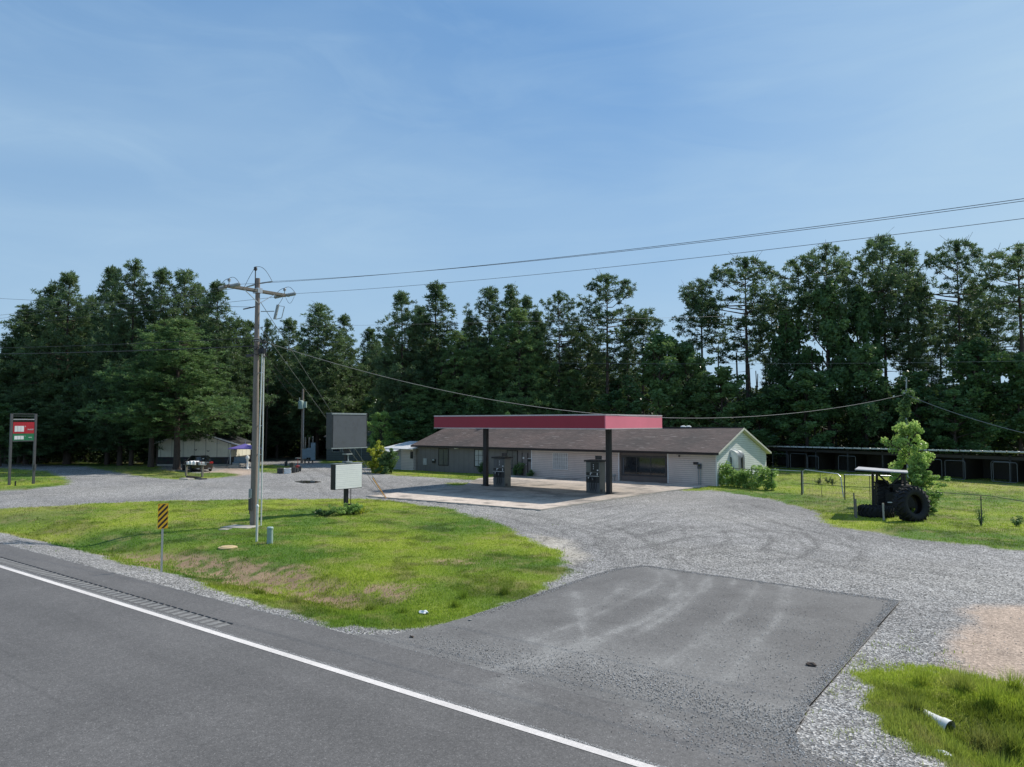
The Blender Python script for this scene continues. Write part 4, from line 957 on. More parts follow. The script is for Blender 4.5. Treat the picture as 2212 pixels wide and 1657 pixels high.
gx_, gy_ = P(583, 1174); t = thing('utility_pedestal', 'short grey green telecom pedestal standing in the lawn', 'pedestal', (gx_, gy_, hz(gx_, gy_)))
m = MB(); m.lathe((0, 0, -.05), [(.115, 0), (.11, .6)], 18); m.build('housing', M['green_cab'], t, smooth=True)
m = MB(); m.lathe((0, 0, .55), [(.125, 0), (.125, .06), (.1, .085)], 18); m.build('cap', M['green_cab'], t, smooth=True)
gx_, gy_ = P(492, 1183); t = thing('valve_lid', 'round tan valve lid flush in the grass below the power pole', 'lid', (gx_, gy_, hz(gx_, gy_)))
m = MB(); m.lathe((0, 0, .0), [(.34, 0), (.34, .05), (.3, .06)], 24); m.build('rim', M['lid'], t, smooth=True)
m = MB(); m.lathe((0, 0, .06), [(.27, 0), (.25, .02)], 24); m.build('lid', M['lid'], t, smooth=True)

# ------------------------------------------------------------------ wires
def cat(a, b, sag, n=40):
    a, b = Vector(a), Vector(b); return [a.lerp(b, i / n) - Vector((0, 0, sag * 4 * (i / n) * (1 - i / n))) for i in range(n + 1)]
def wire(label, a, b, sag, r=.012, mt='wire', group=None, n=40):
    a = Vector(a); m = MB(a); m.tube(cat(a, b, sag, n), r, 5); o = m.build('power_line' if 'line' in label else 'cable', M[mt]); o.location = a
    return tag(o, label, 'power line' if 'line' in label else 'cable', group)
G3 = 'high power lines along the highway'
pe = 40.0
def endz(s, q, u, v):        # z of a point above plan (s,q)
    y = -.6 * s + .8 * q; return Hh(v, y)
for dy, v_end, lb in ((-1.45, 431.5, 'near overhead line from the crossarm to the right, upper of the pair'), (0, 436.5, 'middle overhead line from the pole top to the right, lower of the pair'), (1.45, 474, 'lowest of the three overhead lines crossing the sky to the right')):
    q = py_ + dy; s0 = px_ + (.85 if dy else 1.1); z0 = pz + (10.66 if dy else 10.98)
    sR = (.702 * .8 * q - .6 * q) / (.8 + .702 * .6); zR = Hh(v_end, -.6 * sR + .8 * q)
    # parabola through start and the measured point, ending at the next pole
    k = (sR - s0) / (pe - s0); zE = z0
    sag = (z0 + (zE - z0) * k - zR) / (4 * k * (1 - k)); wire(lb, (s0, q, z0), (pe, q, zE), sag, .0075, 'wirehigh', n=60)
for dy, v_end, lb in ((-1.45, 680, 'upper overhead line from the crossarm to the far left'), (0, 687, 'middle overhead line from the pole top to the far left'), (1.45, 702, 'lower overhead line from the crossarm to the far left')):
    q = py_ + dy; s0 = px_ - (.8 if dy else .9); z0 = pz + (10.66 if dy else 10.95)
    k_ = -.702; sL = (k_ * .8 * q - .6 * q) / (.8 + k_ * .6); zL = Hh(v_end, -.6 * sL + .8 * q)
    sE = px_ - 70; k = (sL - s0) / (sE - s0); zE = z0 + (zL - z0) / k + .3
    sag = (z0 + (zE - z0) * k - zL) / (4 * k * (1 - k)); wire(lb, (s0, q, z0), (sE, q, zE), sag, .009, 'wirehigh', n=60)
def lwire(lb, z0, v_end, r, mt='wire', dy=0, n=40):
    q = py_ + dy; k_ = -.702; sL = (k_ * .8 * q - .6 * q) / (.8 + k_ * .6); zL = Hh(v_end, -.6 * sL + .8 * q); s0 = px_ - .1
    k = (sL - s0) / -70.; wire(lb, (s0, q, pz + z0), (px_ - 70, q, pz + z0 + (zL - pz - z0 + .3) / k), .35 / (4 * k * (1 - k)) * .9, r, mt)
lwire('thin neutral line level with the tree tops left of the pole', 9.93, 645, .010)
lwire('thin telephone cable from the pole across the left pine grove', 8.5, 751, .014, dy=-.15)
lwire('thick telephone cable from the pole across the left pine grove', 8.15, 764, .022, dy=.1)
gA = P(834, 1077)
for za, lb in ((10.15, 'upper steel guy cable slanting from the pole to the orange guard'), (9.0, 'lower steel guy cable slanting from the pole to the orange guard')):
    wire(lb, (px_ + .12, py_ + .08, pz + za), (gA[0] + (.0 if za > 10 else -.12), gA[1] + (0 if za > 10 else -.1), .1), .0, .013, 'wiregrey', n=4)
vp = PD(1957, 42.6); VZ = Hh(852, 42.6)
wire('twisted service cable drooping from the pole across the canopy to the vine covered post', (px_ + .15, py_, pz + 8.4), (vp[0], vp[1], VZ), 2.35, .014, 'wiregrey')
e2 = PD(2420, 30); wire('service cable falling from the vine covered post to the right', (vp[0], vp[1], VZ), (e2[0], e2[1], Hh(978, 30)), .35, .018, 'wiregrey')
a = PD(1200, 78); b = PD(2500, 60); wire('thin far line across the dark trees above the kennels', (a[0], a[1], Hh(784, 78)), (b[0], b[1], Hh(774, 60)), .25, .012, 'wiregrey')
a = PD(560, 62); b = PD(1720, 80); wire('faint far line passing behind the pole below the tree tops', (a[0], a[1], Hh(707, 62)), (b[0], b[1], Hh(678, 80)), .1, .010, 'wiregrey')
for k, (u1, v1, lb) in enumerate(((657, 850, 'thin service line falling from the pole to the transformer pole, upper'), (650, 866, 'thin service line falling from the pole to the transformer pole, lower'))):
    b = PD(u1, 85); wire(lb, (px_ + .2, py_ + .1, pz + 8.1 - k * .25), (b[0], b[1], Hh(v1, 85)), .5, .012)
# orange guard on the guy
t = thing('guy_guard', 'leaning orange plastic guard over the guy wires at the lot edge', 'guy wire guard', (gA[0], gA[1], 0))
d = Vector((px_ - gA[0], py_ - gA[1], pz + 10.15)).normalized()
m = MB(); m.tube([d * .05, d * 2.15], .028, 8); m.build('guard', M['orange'], t, smooth=True)
m = MB(); m.tube([(0, 0, -.2), d * .3], .018, 6); m.build('anchor_rod', M['galv'], t)

# ------------------------------------------------------------------ road hazard marker
gx_, gy_ = P(349, 1231); t = thing('hazard_marker', 'yellow and black striped hazard marker on a steel post at the road edge', 'road sign', (gx_, gy_, hz(gx_, gy_)), R(-12))
m = MB(); m.box(-.02, -.03, -.3, .0, .03, 2.0); m.box(-.035, -.012, -.3, -.02, .012, 2.0); m.build('post', M['galv'], t)
zb_, zt_ = Hh(1142, 23.2) - hz(gx_, gy_), Hh(1088, 23.2) - hz(gx_, gy_)
m = MB(); m.box(.0, -.155, zb_, .006, .155, zt_); f = m.build('panel', M['yellow'], t, bevel=.002)
m = MB(); hh_ = zt_ - zb_; y0 = -.14; y1 = .14
def clip_band(c0, c1):   # stripe between lines z = y + c, clipped to the panel
    poly = [(y0, y0 + c0), (y1, y1 + c0), (y1, y1 + c1), (y0, y0 + c1)]
    for lim, sgn in ((zb_ + .015, 1), (zt_ - .015, -1)):
        out = []
        for i in range(len(poly)):
            a, b = poly[i], poly[(i + 1) % len(poly)]; ia, ib = (a[1] - lim) * sgn >= 0, (b[1] - lim) * sgn >= 0
            if ia: out.append(a)
            if ia != ib:
                k = (lim - a[1]) / (b[1] - a[1]); out.append((a[0] + (b[0] - a[0]) * k, lim))
        poly = out
        if not poly: return
    m.add([(.0085, y, z) for y, z in poly], [tuple(range(len(poly)))])
c = zb_ - .2
while c < zt_ + .2: clip_band(c, c + .088); c += .176
m.build('stripes', M['black'], f)

# ------------------------------------------------------------------ price sign (left)
qa, qb, sx = 21.15, 22.75, -62.5
o_ = (sx, (qa + qb) / 2, 0); t = thing('price_sign', 'grey fuel price sign with red and green panels on two posts', 'price sign', o_)
for q in (qa, qb):
    m = MB(o_); m.box(sx - .075, q - .08, -.2, sx + .075, q + .08, Hh(894, 55)); m.build('post', M['postgrey'], t, bevel=.01)
z1, z2, z3 = Hh(911, 55), Hh(936.5, 55), Hh(951.5, 55)
m = MB(o_)
for v, w_ in ((893.5, .05), (898.5, .03), (908.5, .04)): z = Hh(v, 55); m.box(sx - .06, qa + .1, z - w_, sx + .06, qb - .1, z)
m.box(sx - .08, qa + .1, z3 - .07, sx + .08, qb - .1, z3); m.build('frame', M['postgrey'], t)
m = MB(o_); z = Hh(905, 55); m.box(sx - .06, qa + .1, z - .045, sx + .065, qb - .1, z - .01); m.build('strip_light', M['white'], t)
m = MB(o_); m.box(sx - .07, qa + .1, z2 + .002, sx + .07, qb - .1, z1 - .03); f = m.build('red_panel', M['red'], t)
def digits(f, qs, w_, za, zb, mt='white'):
    for q in qs: m = MB(o_); m.box(sx + .071, q, za, sx + .076, q + w_, zb); m.build('digit_card', M[mt], f)
digits(f, [qa + .2, qa + .41, qa + .62], .195, z2 + .14, z2 + .57)
text_mesh('fraction', '9', .16, M['white'], f, (.078, qa + .90 - o_[1], z2 + .52), (R(90), 0, R(90)), .002, .8)
text_mesh('fuel_name', 'UNLEADED', .13, M['white'], f, (.078, qb - .35 - o_[1], z2 + .30), (R(90), 0, R(90)), .002, .62)
m = MB(o_); m.box(sx - .07, qa + .1, z3 + .002, sx + .07, qb - .1, z2 - .01); f = m.build('green_panel', M['green'], t)
digits(f, [qa + .2, qa + .41, qa + .62], .195, z3 + .08, z3 + .35)
text_mesh('fraction', '9', .12, M['white'], f, (.078, qa + .90 - o_[1], z3 + .32), (R(90), 0, R(90)), .002, .8)
text_mesh('fuel_name', 'DIESEL', .12, M['white'], f, (.078, qb - .35 - o_[1], z3 + .22), (R(90), 0, R(90)), .002, .7)
m = MB(o_); m.box(sx + .1, qb - .02, 1.1, sx + .16, qb + .1, 1.5); m.build('switch_box', M['postgrey'], t)
t = thing('stake', 'short dark stake in the grass under the price sign', 'stake', (*P(33, 1050), 0)); m = MB(); m.box(-.04, -.04, -.1, .04, .04, .35); m.build('stake_body', M['black'], t)

# ------------------------------------------------------------------ pylon sign with letter board
sc_, qc_ = -29.8, 25.35; gz = hz(sc_, qc_); o_ = (sc_, qc_, gz)
t = thing('pylon_sign', 'blank grey sign cabinet above a white letter board on one black post', 'sign', o_)
m = MB(o_); m.box(sc_ - .09, qc_ - .09, -.2, sc_ + .09, qc_ + .09, 3.32); m.build('post', M['black'], t, bevel=.008)
za, zb = 1.20, 2.50; fx = sc_ + .2
m = MB(o_); m.box(sc_ - .14, qc_ - .9, za, fx, qc_ + .9, zb); lb = m.build('letter_board', M['black'], t, bevel=.01)
m = MB(o_); m.box(fx + .001, qc_ - .87, za + .03, fx + .02, qc_ + .87, zb - .03); fc = m.build('board_face', pm('letterboard_white', (.95, .93, .89), .4, .08, 2), lb)
m = MB(o_)
rows = 6; rh = (zb - za - .06) / rows
for i in range(rows):
    z0 = za + .03 + i * rh
    m.box(fx + .021, qc_ - .87, z0 + rh * .66, fx + .0225, qc_ + .87, z0 + rh * .71); m.box(fx + .021, qc_ - .87, z0 - .0, fx + .0225, qc_ + .87, z0 + rh * .035)
    n = 24
    for k in range(n + 1):
        y = qc_ - .86 + 1.72 * k / n; m.box(fx + .021, y - .004, z0 + rh * .04, fx + .022, y + .004, z0 + rh * .66)
m.build('letter_track', pm('track_grey', (.56, .58, .56), .4, .1, 3), fc)
m = MB(o_); m.box(sc_ - .16, qc_ - .92, zb, fx + .02, qc_ + .92, zb + .035); m.build('board_cap', M['insul'], lb)
zc, zd = Hh(969, 37.6), Hh(893, 37.6)
m = MB(o_); m.box(sc_ - .24, qc_ - 1.15, zc, sc_ + .22, qc_ + 1.2, zd); cb = m.build('sign_cabinet', M['darkgrey'], t, bevel=.01)
m = MB(o_); m.box(sc_ + .221, qc_ - 1.09, zc + .06, sc_ + .235, qc_ + 1.12, zd - .1); fc = m.build('cabinet_face', M['greyface'], cb)
m = MB(o_); rr = random.Random(9)
for z_, n_, a0_ in ((zc + (zd - zc) * .62, 9, -.4), (zc + (zd - zc) * .14, 8, -.4)):
    for k in range(n_): m.box(sc_ + .236, qc_ + a0_ + k * .1, z_ + rr.uniform(-.01, .01), sc_ + .2375, qc_ + a0_ + k * .1 + rr.uniform(.03, .08), z_ + rr.uniform(.02, .05))
m.build('faded_mark', pm('faded_mark', (.115, .125, .14), .6, .2, 5), fc)
m = MB(o_); m.box(sc_ + .2, qc_ - 1.17, zd - .06, sc_ + .25, qc_ + 1.1, zd + .012); m.box(sc_ - .25, qc_ - 1.17, zd + .001, sc_ + .2, qc_ + 1.21, zd + .02); m.box(sc_ + .2, qc_ - 1.17, zc - .01, sc_ + .245, qc_ + 1.21, zc + .045); m.build('retainer', M['insul'], cb)
m = MB(o_)
for z_ in (zb + .07, zc - .33): m.box(sc_ - .1, qc_ - .2, z_, sc_ + .24, qc_ + .2, z_ + .06)
m.box(sc_ + .1, qc_ - .03, zb + .13, sc_ + .15, qc_ + .03, zc - .33); m.build('bracket', M['insul'], t)
m = MB(o_); m.tube([(sc_ + .2, qc_ + .15, .3), (sc_ + .2, qc_ + .15, za)], .02, 8); m.build('conduit', M['black'], t)
m = MB(o_); m.box(sc_ + .1, qc_ + .06, .0, sc_ + .3, qc_ + .34, .42); m.build('junction_box', M['black'], t, bevel=.01)

# ------------------------------------------------------------------ far left house with porch canopy, car, mailboxes
hx0, hx1, hy = -38.3, -30.45, 79.2
hc = CF((hx0 + hx1) / 2, hy); o_ = (hc[0], hc[1], 0); hw = (hx1 - hx0) / 2
t = thing('gabled_house', 'low cream panelled house with dark stone base behind the pines', 'house', o_, YAW)
ez = 2.5; rz_ = 3.75; D_ = 6
m = MB(); vs = [(-hw, 0, .95), (hw, 0, .95), (hw, 0, ez), (0, 0, rz_), (-hw, 0, ez)]; vs += [(x, D_, z) for x, y, z in vs]
m.add(vs, [(0, 1, 2, 3, 4), (9, 8, 7, 6, 5), (0, 5, 6, 1), (1, 6, 7, 2), (4, 9, 5, 0)]); wl = m.build('wall', M['creamwall'], t)
m = MB(); m.box(-hw - .02, -.04, .18, hw + .02, D_, .945); m.build('stone_base', M['stone'], t)
m = MB(); m.box(-hw - .03, -.1, -.1, hw + .03, D_, .18); m.build('footing', M['concrete'], t)
m = MB()
def slab3(x0, z0, x1, z1, y0, y1, th=.12):
    vs = [(x0, y0, z0), (x1, y0, z1), (x1, y1, z1), (x0, y1, z0)]; vs += [(x, y, z - th) for x, y, z in vs]
    m.add(vs, [(0, 1, 2, 3), (7, 6, 5, 4), (0, 4, 5, 1), (1, 5, 6, 2), (2, 6, 7, 3), (3, 7, 4, 0)])
slab3(-hw - .4, ez - .02, 0, rz_ + .12, -.3, D_ + .3); slab3(0, rz_ + .12, hw + .1, ez - .03, -.3, D_ + .3)
m.build('roof', M['darkgrey'], t)
m = MB(); slab3(hw + .1, ez - .03, hw + 2.6, 1.78, -.3, 2.2, .06); m.build('porch_roof', M['darkgrey'], t)
m = MB(); slab3(-hw - .4, ez - .0, 0, rz_ + .14, -.36, -.305, .16); slab3(0, rz_ + .14, hw + 2.6, 1.80, -.36, -.305, .14); m.build('rake_board', M['white'], t)
m = MB(); m.box(hw - .06, -.06, .2, hw + .05, -.041, ez - .05); m.build('corner_trim', M['white'], t)
m = MB(); m.tube([(hw + .5, 3, 2.3), (hw + .5, 3, 2.75)], .05, 8); m.build('vent_pipe', M['galv'], t)
for x, z in ((-1.6, 1.58), (.15, 1.72), (1.5, 1.6)):
    m = MB(); m.add([(x, -.05, z), (x - .16, -.05, z + .12), (x - .1, -.05, z - .04), (x, -.05, z - .07), (x + .1, -.05, z - .04), (x + .16, -.05, z + .12)], [(0, 1, 2, 3), (0, 3, 4, 5)]); f = m.build('butterfly_ornament', M['black'], t)
m = MB(); m.lathe((hw - 1.6, -.12, 2.35), [(.05, 0), (.08, .06), (.05, .1)], 8); m.lathe((hw - 1.3, -.12, 2.38), [(.05, 0), (.08, .06), (.05, .1)], 8); m.build('flood_light', M['white'], t)
m = MB()
for x in (hw + 2.4,): m.box(x, -.2, 0, x + .09, -.1, 1.85); m.box(x, 2, 0, x + .09, 2.1, 1.7)
m.build('porch_post', M['oldwood'], t)
# patio things
c_ = PD(531, 77); t = thing('patio_canopy', 'small purple cloth patio canopy on slanted poles beside the cream house', 'canopy', (*c_, 0), YAW)
m = MB(); m.add([(-1.4, -1.0, 1.98), (1.4, -1.0, 1.98), (1.4, 1.0, 1.98), (-1.4, 1.0, 1.98), (0, 0, 2.45), (-1.4, -1.0, 1.9), (1.4, -1.0, 1.9), (1.4, 1.0, 1.9), (-1.4, 1.0, 1.9)], [(0, 1, 4), (1, 2, 4), (2, 3, 4), (3, 0, 4), (0, 5, 6, 1), (1, 6, 7, 2), (2, 7, 8, 3), (3, 8, 5, 0)]); m.build('cloth', M['purple'], t)
for x, x2 in ((-1.1, -1.6), (-.8, .0), (1.1, 1.5)):
    m = MB(); m.tube([(x, -.8, 1.98), (x2, -.9, 0)], .025, 6); m.build('pole', M['wiregrey'], t)
def proppile(name, lab, cat_, u, Y, boxes, mt):
    c_ = PD(u, Y); t = thing(name, lab, cat_, (*c_, 0), YAW); return t
c_ = PD(520, 76.5); t = thing('garden_swing_seat', 'dark cushioned swing seat under the purple canopy', 'swing seat', (*c_, 0), YAW)
m = MB(); m.box(-.7, -.3, .4, .7, .3, .52); m.build('seat', M['cabinet'], t, bevel=.03)
m = MB(); m.obox((0, .33, .78), (.7, 0, 0), (0, .05, 0), (0, .08, .28)); m.build('backrest', M['cabinet'], t, bevel=.02)
m = MB()
for x in (-.7, .7): m.bar((x, -.3, 0), (x, -.2, .5), .04); m.bar((x, .3, 0), (x, .3, .9), .04)
m.build('frame', M['black'], t)
c_ = PD(537, 74); t = thing('white_pedestal', 'white pedestal ornament standing by the patio', 'ornament', (*c_, 0), YAW)
m = MB(); m.lathe((0, 0, 0), [(.18, 0), (.1, .1), (.09, .8), (.16, .9)], 12); m.build('column', M['white'], t, smooth=True)
m = MB(); m.lathe((0, 0, .9), [(.1, 0), (.2, .15), (.16, .38), (.05, .45)], 12); m.build('bowl', M['white'], t, smooth=True)
c_ = PD(509, 75.5); t = thing('stone_step', 'pale concrete block step at the corner of the cream house', 'step', (*c_, 0), YAW)
m = MB(); m.box(-.5, -.3, -.05, .5, .3, .28); m.box(-.35, .3, -.05, .35, .5, .45); m.build('block', M['concrete'], t, bevel=.03)
c_ = PD(546, 75.5); t = thing('charcoal_grill', 'dark kettle grill on legs on the patio', 'grill', (*c_, 0), YAW)
m = MB(); m.lathe((0, 0, .55), [(.05, 0), (.25, .1), (.3, .22), (.27, .36), (.1, .48)], 14); m.build('kettle', M['black'], t, smooth=True)
for k in range(3): m = MB(); a = k * 2.1; m.tube([(.12 * math.cos(a), .12 * math.sin(a), .6), (.3 * math.cos(a), .3 * math.sin(a), 0)], .015, 6); m.build('leg', M['galv'], t)

def make_car(c_, rz):
    t = thing('parked_car', 'black hatchback parked by the cream house, its tail lamp facing the lot', 'car', (*c_, 0), rz)
    # +Y is the nose, tail at y=0; sections (y, half width, z bottom, z belt, z top)
    secs = [(0.0, .80, .38, .98, .99, .78), (.12, .90, .24, 1.04, 1.06, .86), (.6, .93, .22, 1.02, 1.04, .9), (1.5, .94, .2, .98, 1.0, .92), (2.8, .94, .2, .95, .97, .92), (3.5, .92, .2, .90, .93, .88), (4.3, .86, .24, .76, .80, .8), (4.65, .72, .36, .66, .68, .66)]
    vs = []; fs = []
    for y, w_, zb_, zs, zt_, wt in secs:
        ring = [(-w_ * .9, zb_), (-w_, zb_ + .18), (-w_, zs - .12), (-wt, zt_ - .02), (0, zt_ + .03), (wt, zt_ - .02), (w_, zs - .12), (w_, zb_ + .18), (w_ * .9, zb_)]
        vs += [(x, y, z) for x, z in ring]
    n = 9
    for i in range(len(secs) - 1):
        for k in range(n): fs.append((i * n + k, i * n + (k + 1) % n, (i + 1) * n + (k + 1) % n, (i + 1) * n + k))
    fs.append(tuple(range(n))); fs.append(tuple((len(secs) - 1) * n + k for k in range(n)))
    m = MB(); m.add(vs, fs); body = m.build('body', M['carpaint'], t, smooth=True, angle=50)
    gs = [(.02, .74, 1.0, .74, 1.02), (.35, .80, 1.0, .64, 1.40), (.8, .83, 1.0, .62, 1.50), (1.9, .84, .98, .62, 1.50), (2.5, .83, .96, .58, 1.40), (3.35, .78, .92, .7, .95)]
    vs = []; fs = []
    for y, wb, zb_, wt, zt_ in gs: vs += [(-wb, y, zb_), (-wt, y, zt_), (0, y, zt_ + .02), (wt, y, zt_), (wb, y, zb_)]
    n = 5
    for i in range(len(gs) - 1):
        for k in range(n - 1): fs.append((i * n + k, i * n + k + 1, (i + 1) * n + k + 1, (i + 1) * n + k))
    m = MB(); m.add(vs, fs); m.build('windows', M['cglass'], t, smooth=True, angle=35)
    m = MB(); m.box(-.6, .7, 1.505, .6, 2.0, 1.53); m.build('roof_panel', M['carpaint'], t, bevel=.02)
    for x in (-.86, .86):
        m = MB(); m.tube([(x - .1, .85, .32), (x + .06 * (1 if x > 0 else 1), .85, .32)], .32, 18); wh = m.build('wheel', M['rubber'], t)
        m = MB(); m.tube([(x - .1, 3.6, .32), (x + .06, 3.6, .32)], .32, 18); m.build('wheel', M['rubber'], t)
        m = MB(); s_ = 1 if x > 0 else -1; m.box(min(s_ * .52, s_ * .86), -.03, .78, max(s_ * .52, s_ * .86), .14, .95); m.build('tail_light', M['tail'], t, bevel=.03)
        m = MB(); m.obox((s_ * 1.02, 2.6, 1.02), (.11, 0, 0), (0, .07, 0), (0, 0, .08)); m.build('mirror', M['carpaint'], t, bevel=.02)
        m = MB(); m.box(s_ * .5 - .12, -.045, .30, s_ * .5 + .12, .0, .36); m.build('exhaust_tip', M['galv'], t)
    m = MB(); m.box(-.26, -.035, .66, .26, -.005, .80); m.build('number_plate', M['cabinet'], t)
    m = MB(); m.box(-.52, -.03, .885, .52, .0, .925); m.build('chrome_strip', M['galv'], t)
    m = MB(); m.box(-.08, .18, 1.2, .08, .24, 1.26); m.build('badge', M['white'], t)
    return t
c_ = PD(443, 69.2); make_car(c_, YAW + R(38))
# mailbox row
pa, pb = P(402, 1029), P(437, 1031)
mid = ((pa[0] + pb[0]) / 2, (pa[1] + pb[1]) / 2); an = math.atan2(pb[1] - pa[1], pb[0] - pa[0]); L_ = math.hypot(pb[0] - pa[0], pb[1] - pa[1])
t = thing('mailbox_stand', 'wooden rail on two posts holding a row of mailboxes by the gravel lane', 'mailbox stand', (*mid, 0), an)
for x in (-L_ / 2, L_ / 2):
    m = MB(); m.box(x - .07, -.07, -.1, x + .07, .07, 1.0); m.build('post', M['oldwood'], t)
m = MB(); m.box(-L_ / 2 - .25, -.12, 1.0, L_ / 2 + .3, .12, 1.05); m.build('beam', M['oldwood'], t)
for i, (x, mt, w_, lb) in enumerate(((-.85, 'black', .17, 'black mailbox at the left end of the rail'), (-.55, 'white', .15, 'narrow white mailbox second on the rail'), (-.2, 'white', .28, 'wide white mailbox left of centre on the rail'), (.28, 'white', .28, 'wide white mailbox right of centre on the rail'), (.72, 'black', .17, 'black mailbox fifth on the rail'), (1.0, 'insul', .15, 'grey mailbox at the right end of the rail'))):
    c_ = Matrix.Rotation(an, 3, 'Z') @ Vector((x, -.05, 1.05)) + Vector((*mid, 0))
    mbx = thing('mailbox', lb, 'mailbox', c_, an, 'mailboxes on the wooden rail')
    hw_ = w_ / 2 + .03; prof = [(-hw_, 0), (-hw_, .15)] + [(-hw_ * math.cos(a), .15 + hw_ * math.sin(a)) for a in [j * math.pi / 6 for j in range(1, 6)]] + [(hw_, .15), (hw_, 0)]
    n = len(prof); m = MB(); vs = [(a, -.24, b) for a, b in prof] + [(a, .24, b) for a, b in prof]
    m.add(vs, [tuple(range(n))[::-1], tuple(range(n, 2 * n))] + [(k, (k + 1) % n, n + (k + 1) % n, n + k) for k in range(n)]); m.build('box', M[mt], mbx)
    m = MB(); m.box(-hw_ * .8, -.255, .02, hw_ * .8, -.241, .2); m.build('lid', M[mt], mbx)
    m = MB(); m.box(hw_ + .001, -.1, .1, hw_ + .012, -.07, .3); m.build('flag', M['railred'], mbx)
for k, (u, v, rx, ry, lab) in enumerate(((403, 1035.5, .55, .3, 'pale flat concrete block at the left mailbox post'), (434, 1035.5, .45, .25, 'dark concrete block at the right mailbox post'))):
    c_ = P(u, v); t = thing('block', lab, 'block', (*c_, 0), an); m = MB(); m.box(-rx, -ry, -.03, rx, ry, .10); m.build('slab', M['concrete' if k == 0 else 'darkgrey'], t, bevel=.03)
# bench-like log border between
c_ = P(418, 1033); t = thing('log_border', 'dark log lying between the mailbox posts', 'log', (*c_, .08), an); m = MB(); m.tube([(-.9, 0, 0), (0, .03, .01), (.9, -.02, 0)], .09, 8); m.build('log', M['bark'], t)

# ------------------------------------------------------------------ transformer pole and cabinets
c_ = PD(654, 85.5); t = thing('transformer_pole', 'grey wooden pole with a transformer in front of the dark woods', 'utility pole', (*c_, 0), YAW)
m = MB(); m.tube([(0, 0, -.2), (0, 0, Hh(840, 85.5))], [.17, .12], 12); m.build('shaft', M['wood'], t, smooth=True)
zt_ = Hh(866, 85.5)
m = MB(); m.lathe((-.1, -.42, zt_ - .95), [(.3, 0), (.32, .05), (.32, .85), (.26, .95), (.1, 1.0)], 16); m.build('transformer', M['green_cab'], t, smooth=True)
m = MB(); m.lathe((-.25, -.45, zt_ + .03), [(.05, 0), (.07, .1), (.04, .2), (.07, .25), (.03, .35)], 8); m.build('bushing', M['insul'], t)
m = MB(); m.box(.2, -.35, zt_ - .8, .5, -.05, zt_ - .1); m.build('switch_box', M['green_cab'], t, bevel=.01)
m = MB(); m.tube([(.15, -.05, 0), (.15, -.05, zt_ - .9)], .04, 8); m.build('conduit', M['galv'], t)
t = thing('meter_rack', 'rack of blue grey electrical cabinets beside the transformer pole', 'electrical cabinet', (*PD(668, 84.5), 0), YAW)
for x, w_, z0, z1 in ((-.45, .5, .5, 1.65), (.12, .62, .65, 1.75), (.55, .5, .35, 2.35)):
    m = MB(); m.box(x - w_ / 2, -.14 - x * .1, z0, x + w_ / 2, .1, z1); m.build('cabinet', M['cabinet'], t, bevel=.015)
for x, z1 in ((-.45, 3.0), (-.0, 3.0), (.42, 3.1)): m = MB(); m.tube([(x, .2, 0), (x, .2, z1)], .09, 8); m.build('post', M['oldwood'], t)
# stumps / planters group
rr = random.Random(12)
SP = [(606, 1022, .26, .38, 'square', 'low dark planter leftmost of the small landscape pots'), (621, 1022.5, .3, .42, 'square', 'pale low planter second from the left'), (634, 1021, .22, .5, 'round', 'dark round planter in front of the tall stem'), (641, 1020, .16, .32, 'square', 'small dark block beside the signpost'), (648, 1018.5, .14, .5, 'round', 'slim dark post rightmost of the small landscape pots'), (631, 1012, .2, .5, 'square', 'grey box planter in the back middle'), (619, 1008, .1, .62, 'round', 'slim black post at the back left'), (616, 1008, .08, .5, 'round', 'thin black stake at the back left')]
for u, v, r_, h_, kd, lb in SP:
    c_ = P(u, v); t = thing('planter' if r_ > .15 else 'garden_post', lb, 'planter' if r_ > .15 else 'post', (*c_, 0), rr.uniform(0, 1.5))
    m = MB()
    if kd == 'square': m.box(-r_, -r_, -.02, r_, r_, h_); m.box(-r_ * 1.1, -r_ * 1.1, h_, r_ * 1.1, r_ * 1.1, h_ + .05)
    else: m.lathe((0, 0, 0), [(r_ * .8, 0), (r_, h_ * .9), (r_ * 1.1, h_), (r_ * .7, h_)], 12)
    m.build('body', M['white'] if 'pale' in lb else M['darkgrey'], t, bevel=.015)
    if r_ > .15: m = MB(); m.lathe((0, 0, h_ + .051 if kd == 'square' else h_ - .02), [(r_ * .7, 0), (r_ * .5, .05)], 10); m.build('soil', M['bark'], t)
c_ = P(643, 1015.5); t = thing('garden_stand', 'thin post with small flat bird table above the planters', 'bird table', (*c_, 0))
m = MB(); m.tube([(0, 0, 0), (0, 0, 1.15)], .03, 6); m.build('post', M['railred'], t); m = MB(); m.box(-.28, -.12, 1.15, .28, .12, 1.2); m.build('tray', M['insul'], t)
m = MB(); m.lathe((0, 0, 0), [(.2, 0), (.24, .4), (.15, .45)], 10); m.build('base', M['railred'], t)
# grey green shed behind sign
x0, x1, yf = -22.9, -16.9, 90.3
c_ = CF((x0 + x1) / 2, yf); t = thing('green_shed', 'grey green panelled outbuilding in shade behind the blank sign', 'outbuilding', (*c_, 0), YAW); hw_ = (x1 - x0) / 2
m = MB(); m.box(-hw_, 0, -.1, hw_, 5, 2.9); m.build('wall', M['greenshed'], t)
m = MB(); m.add([(-hw_ - .3, -.3, 2.85), (hw_ + .3, -.3, 2.85), (hw_ + .3, 5.3, 3.5), (-hw_ - .3, 5.3, 3.5), (-hw_ - .3, -.3, 2.97), (hw_ + .3, -.3, 2.97), (hw_ + .3, 5.3, 3.62), (-hw_ - .3, 5.3, 3.62)], [(0, 3, 2, 1), (4, 5, 6, 7), (0, 1, 5, 4), (1, 2, 6, 5), (2, 3, 7, 6), (3, 0, 4, 7)]); m.build('roof', M['darkgrey'], t)
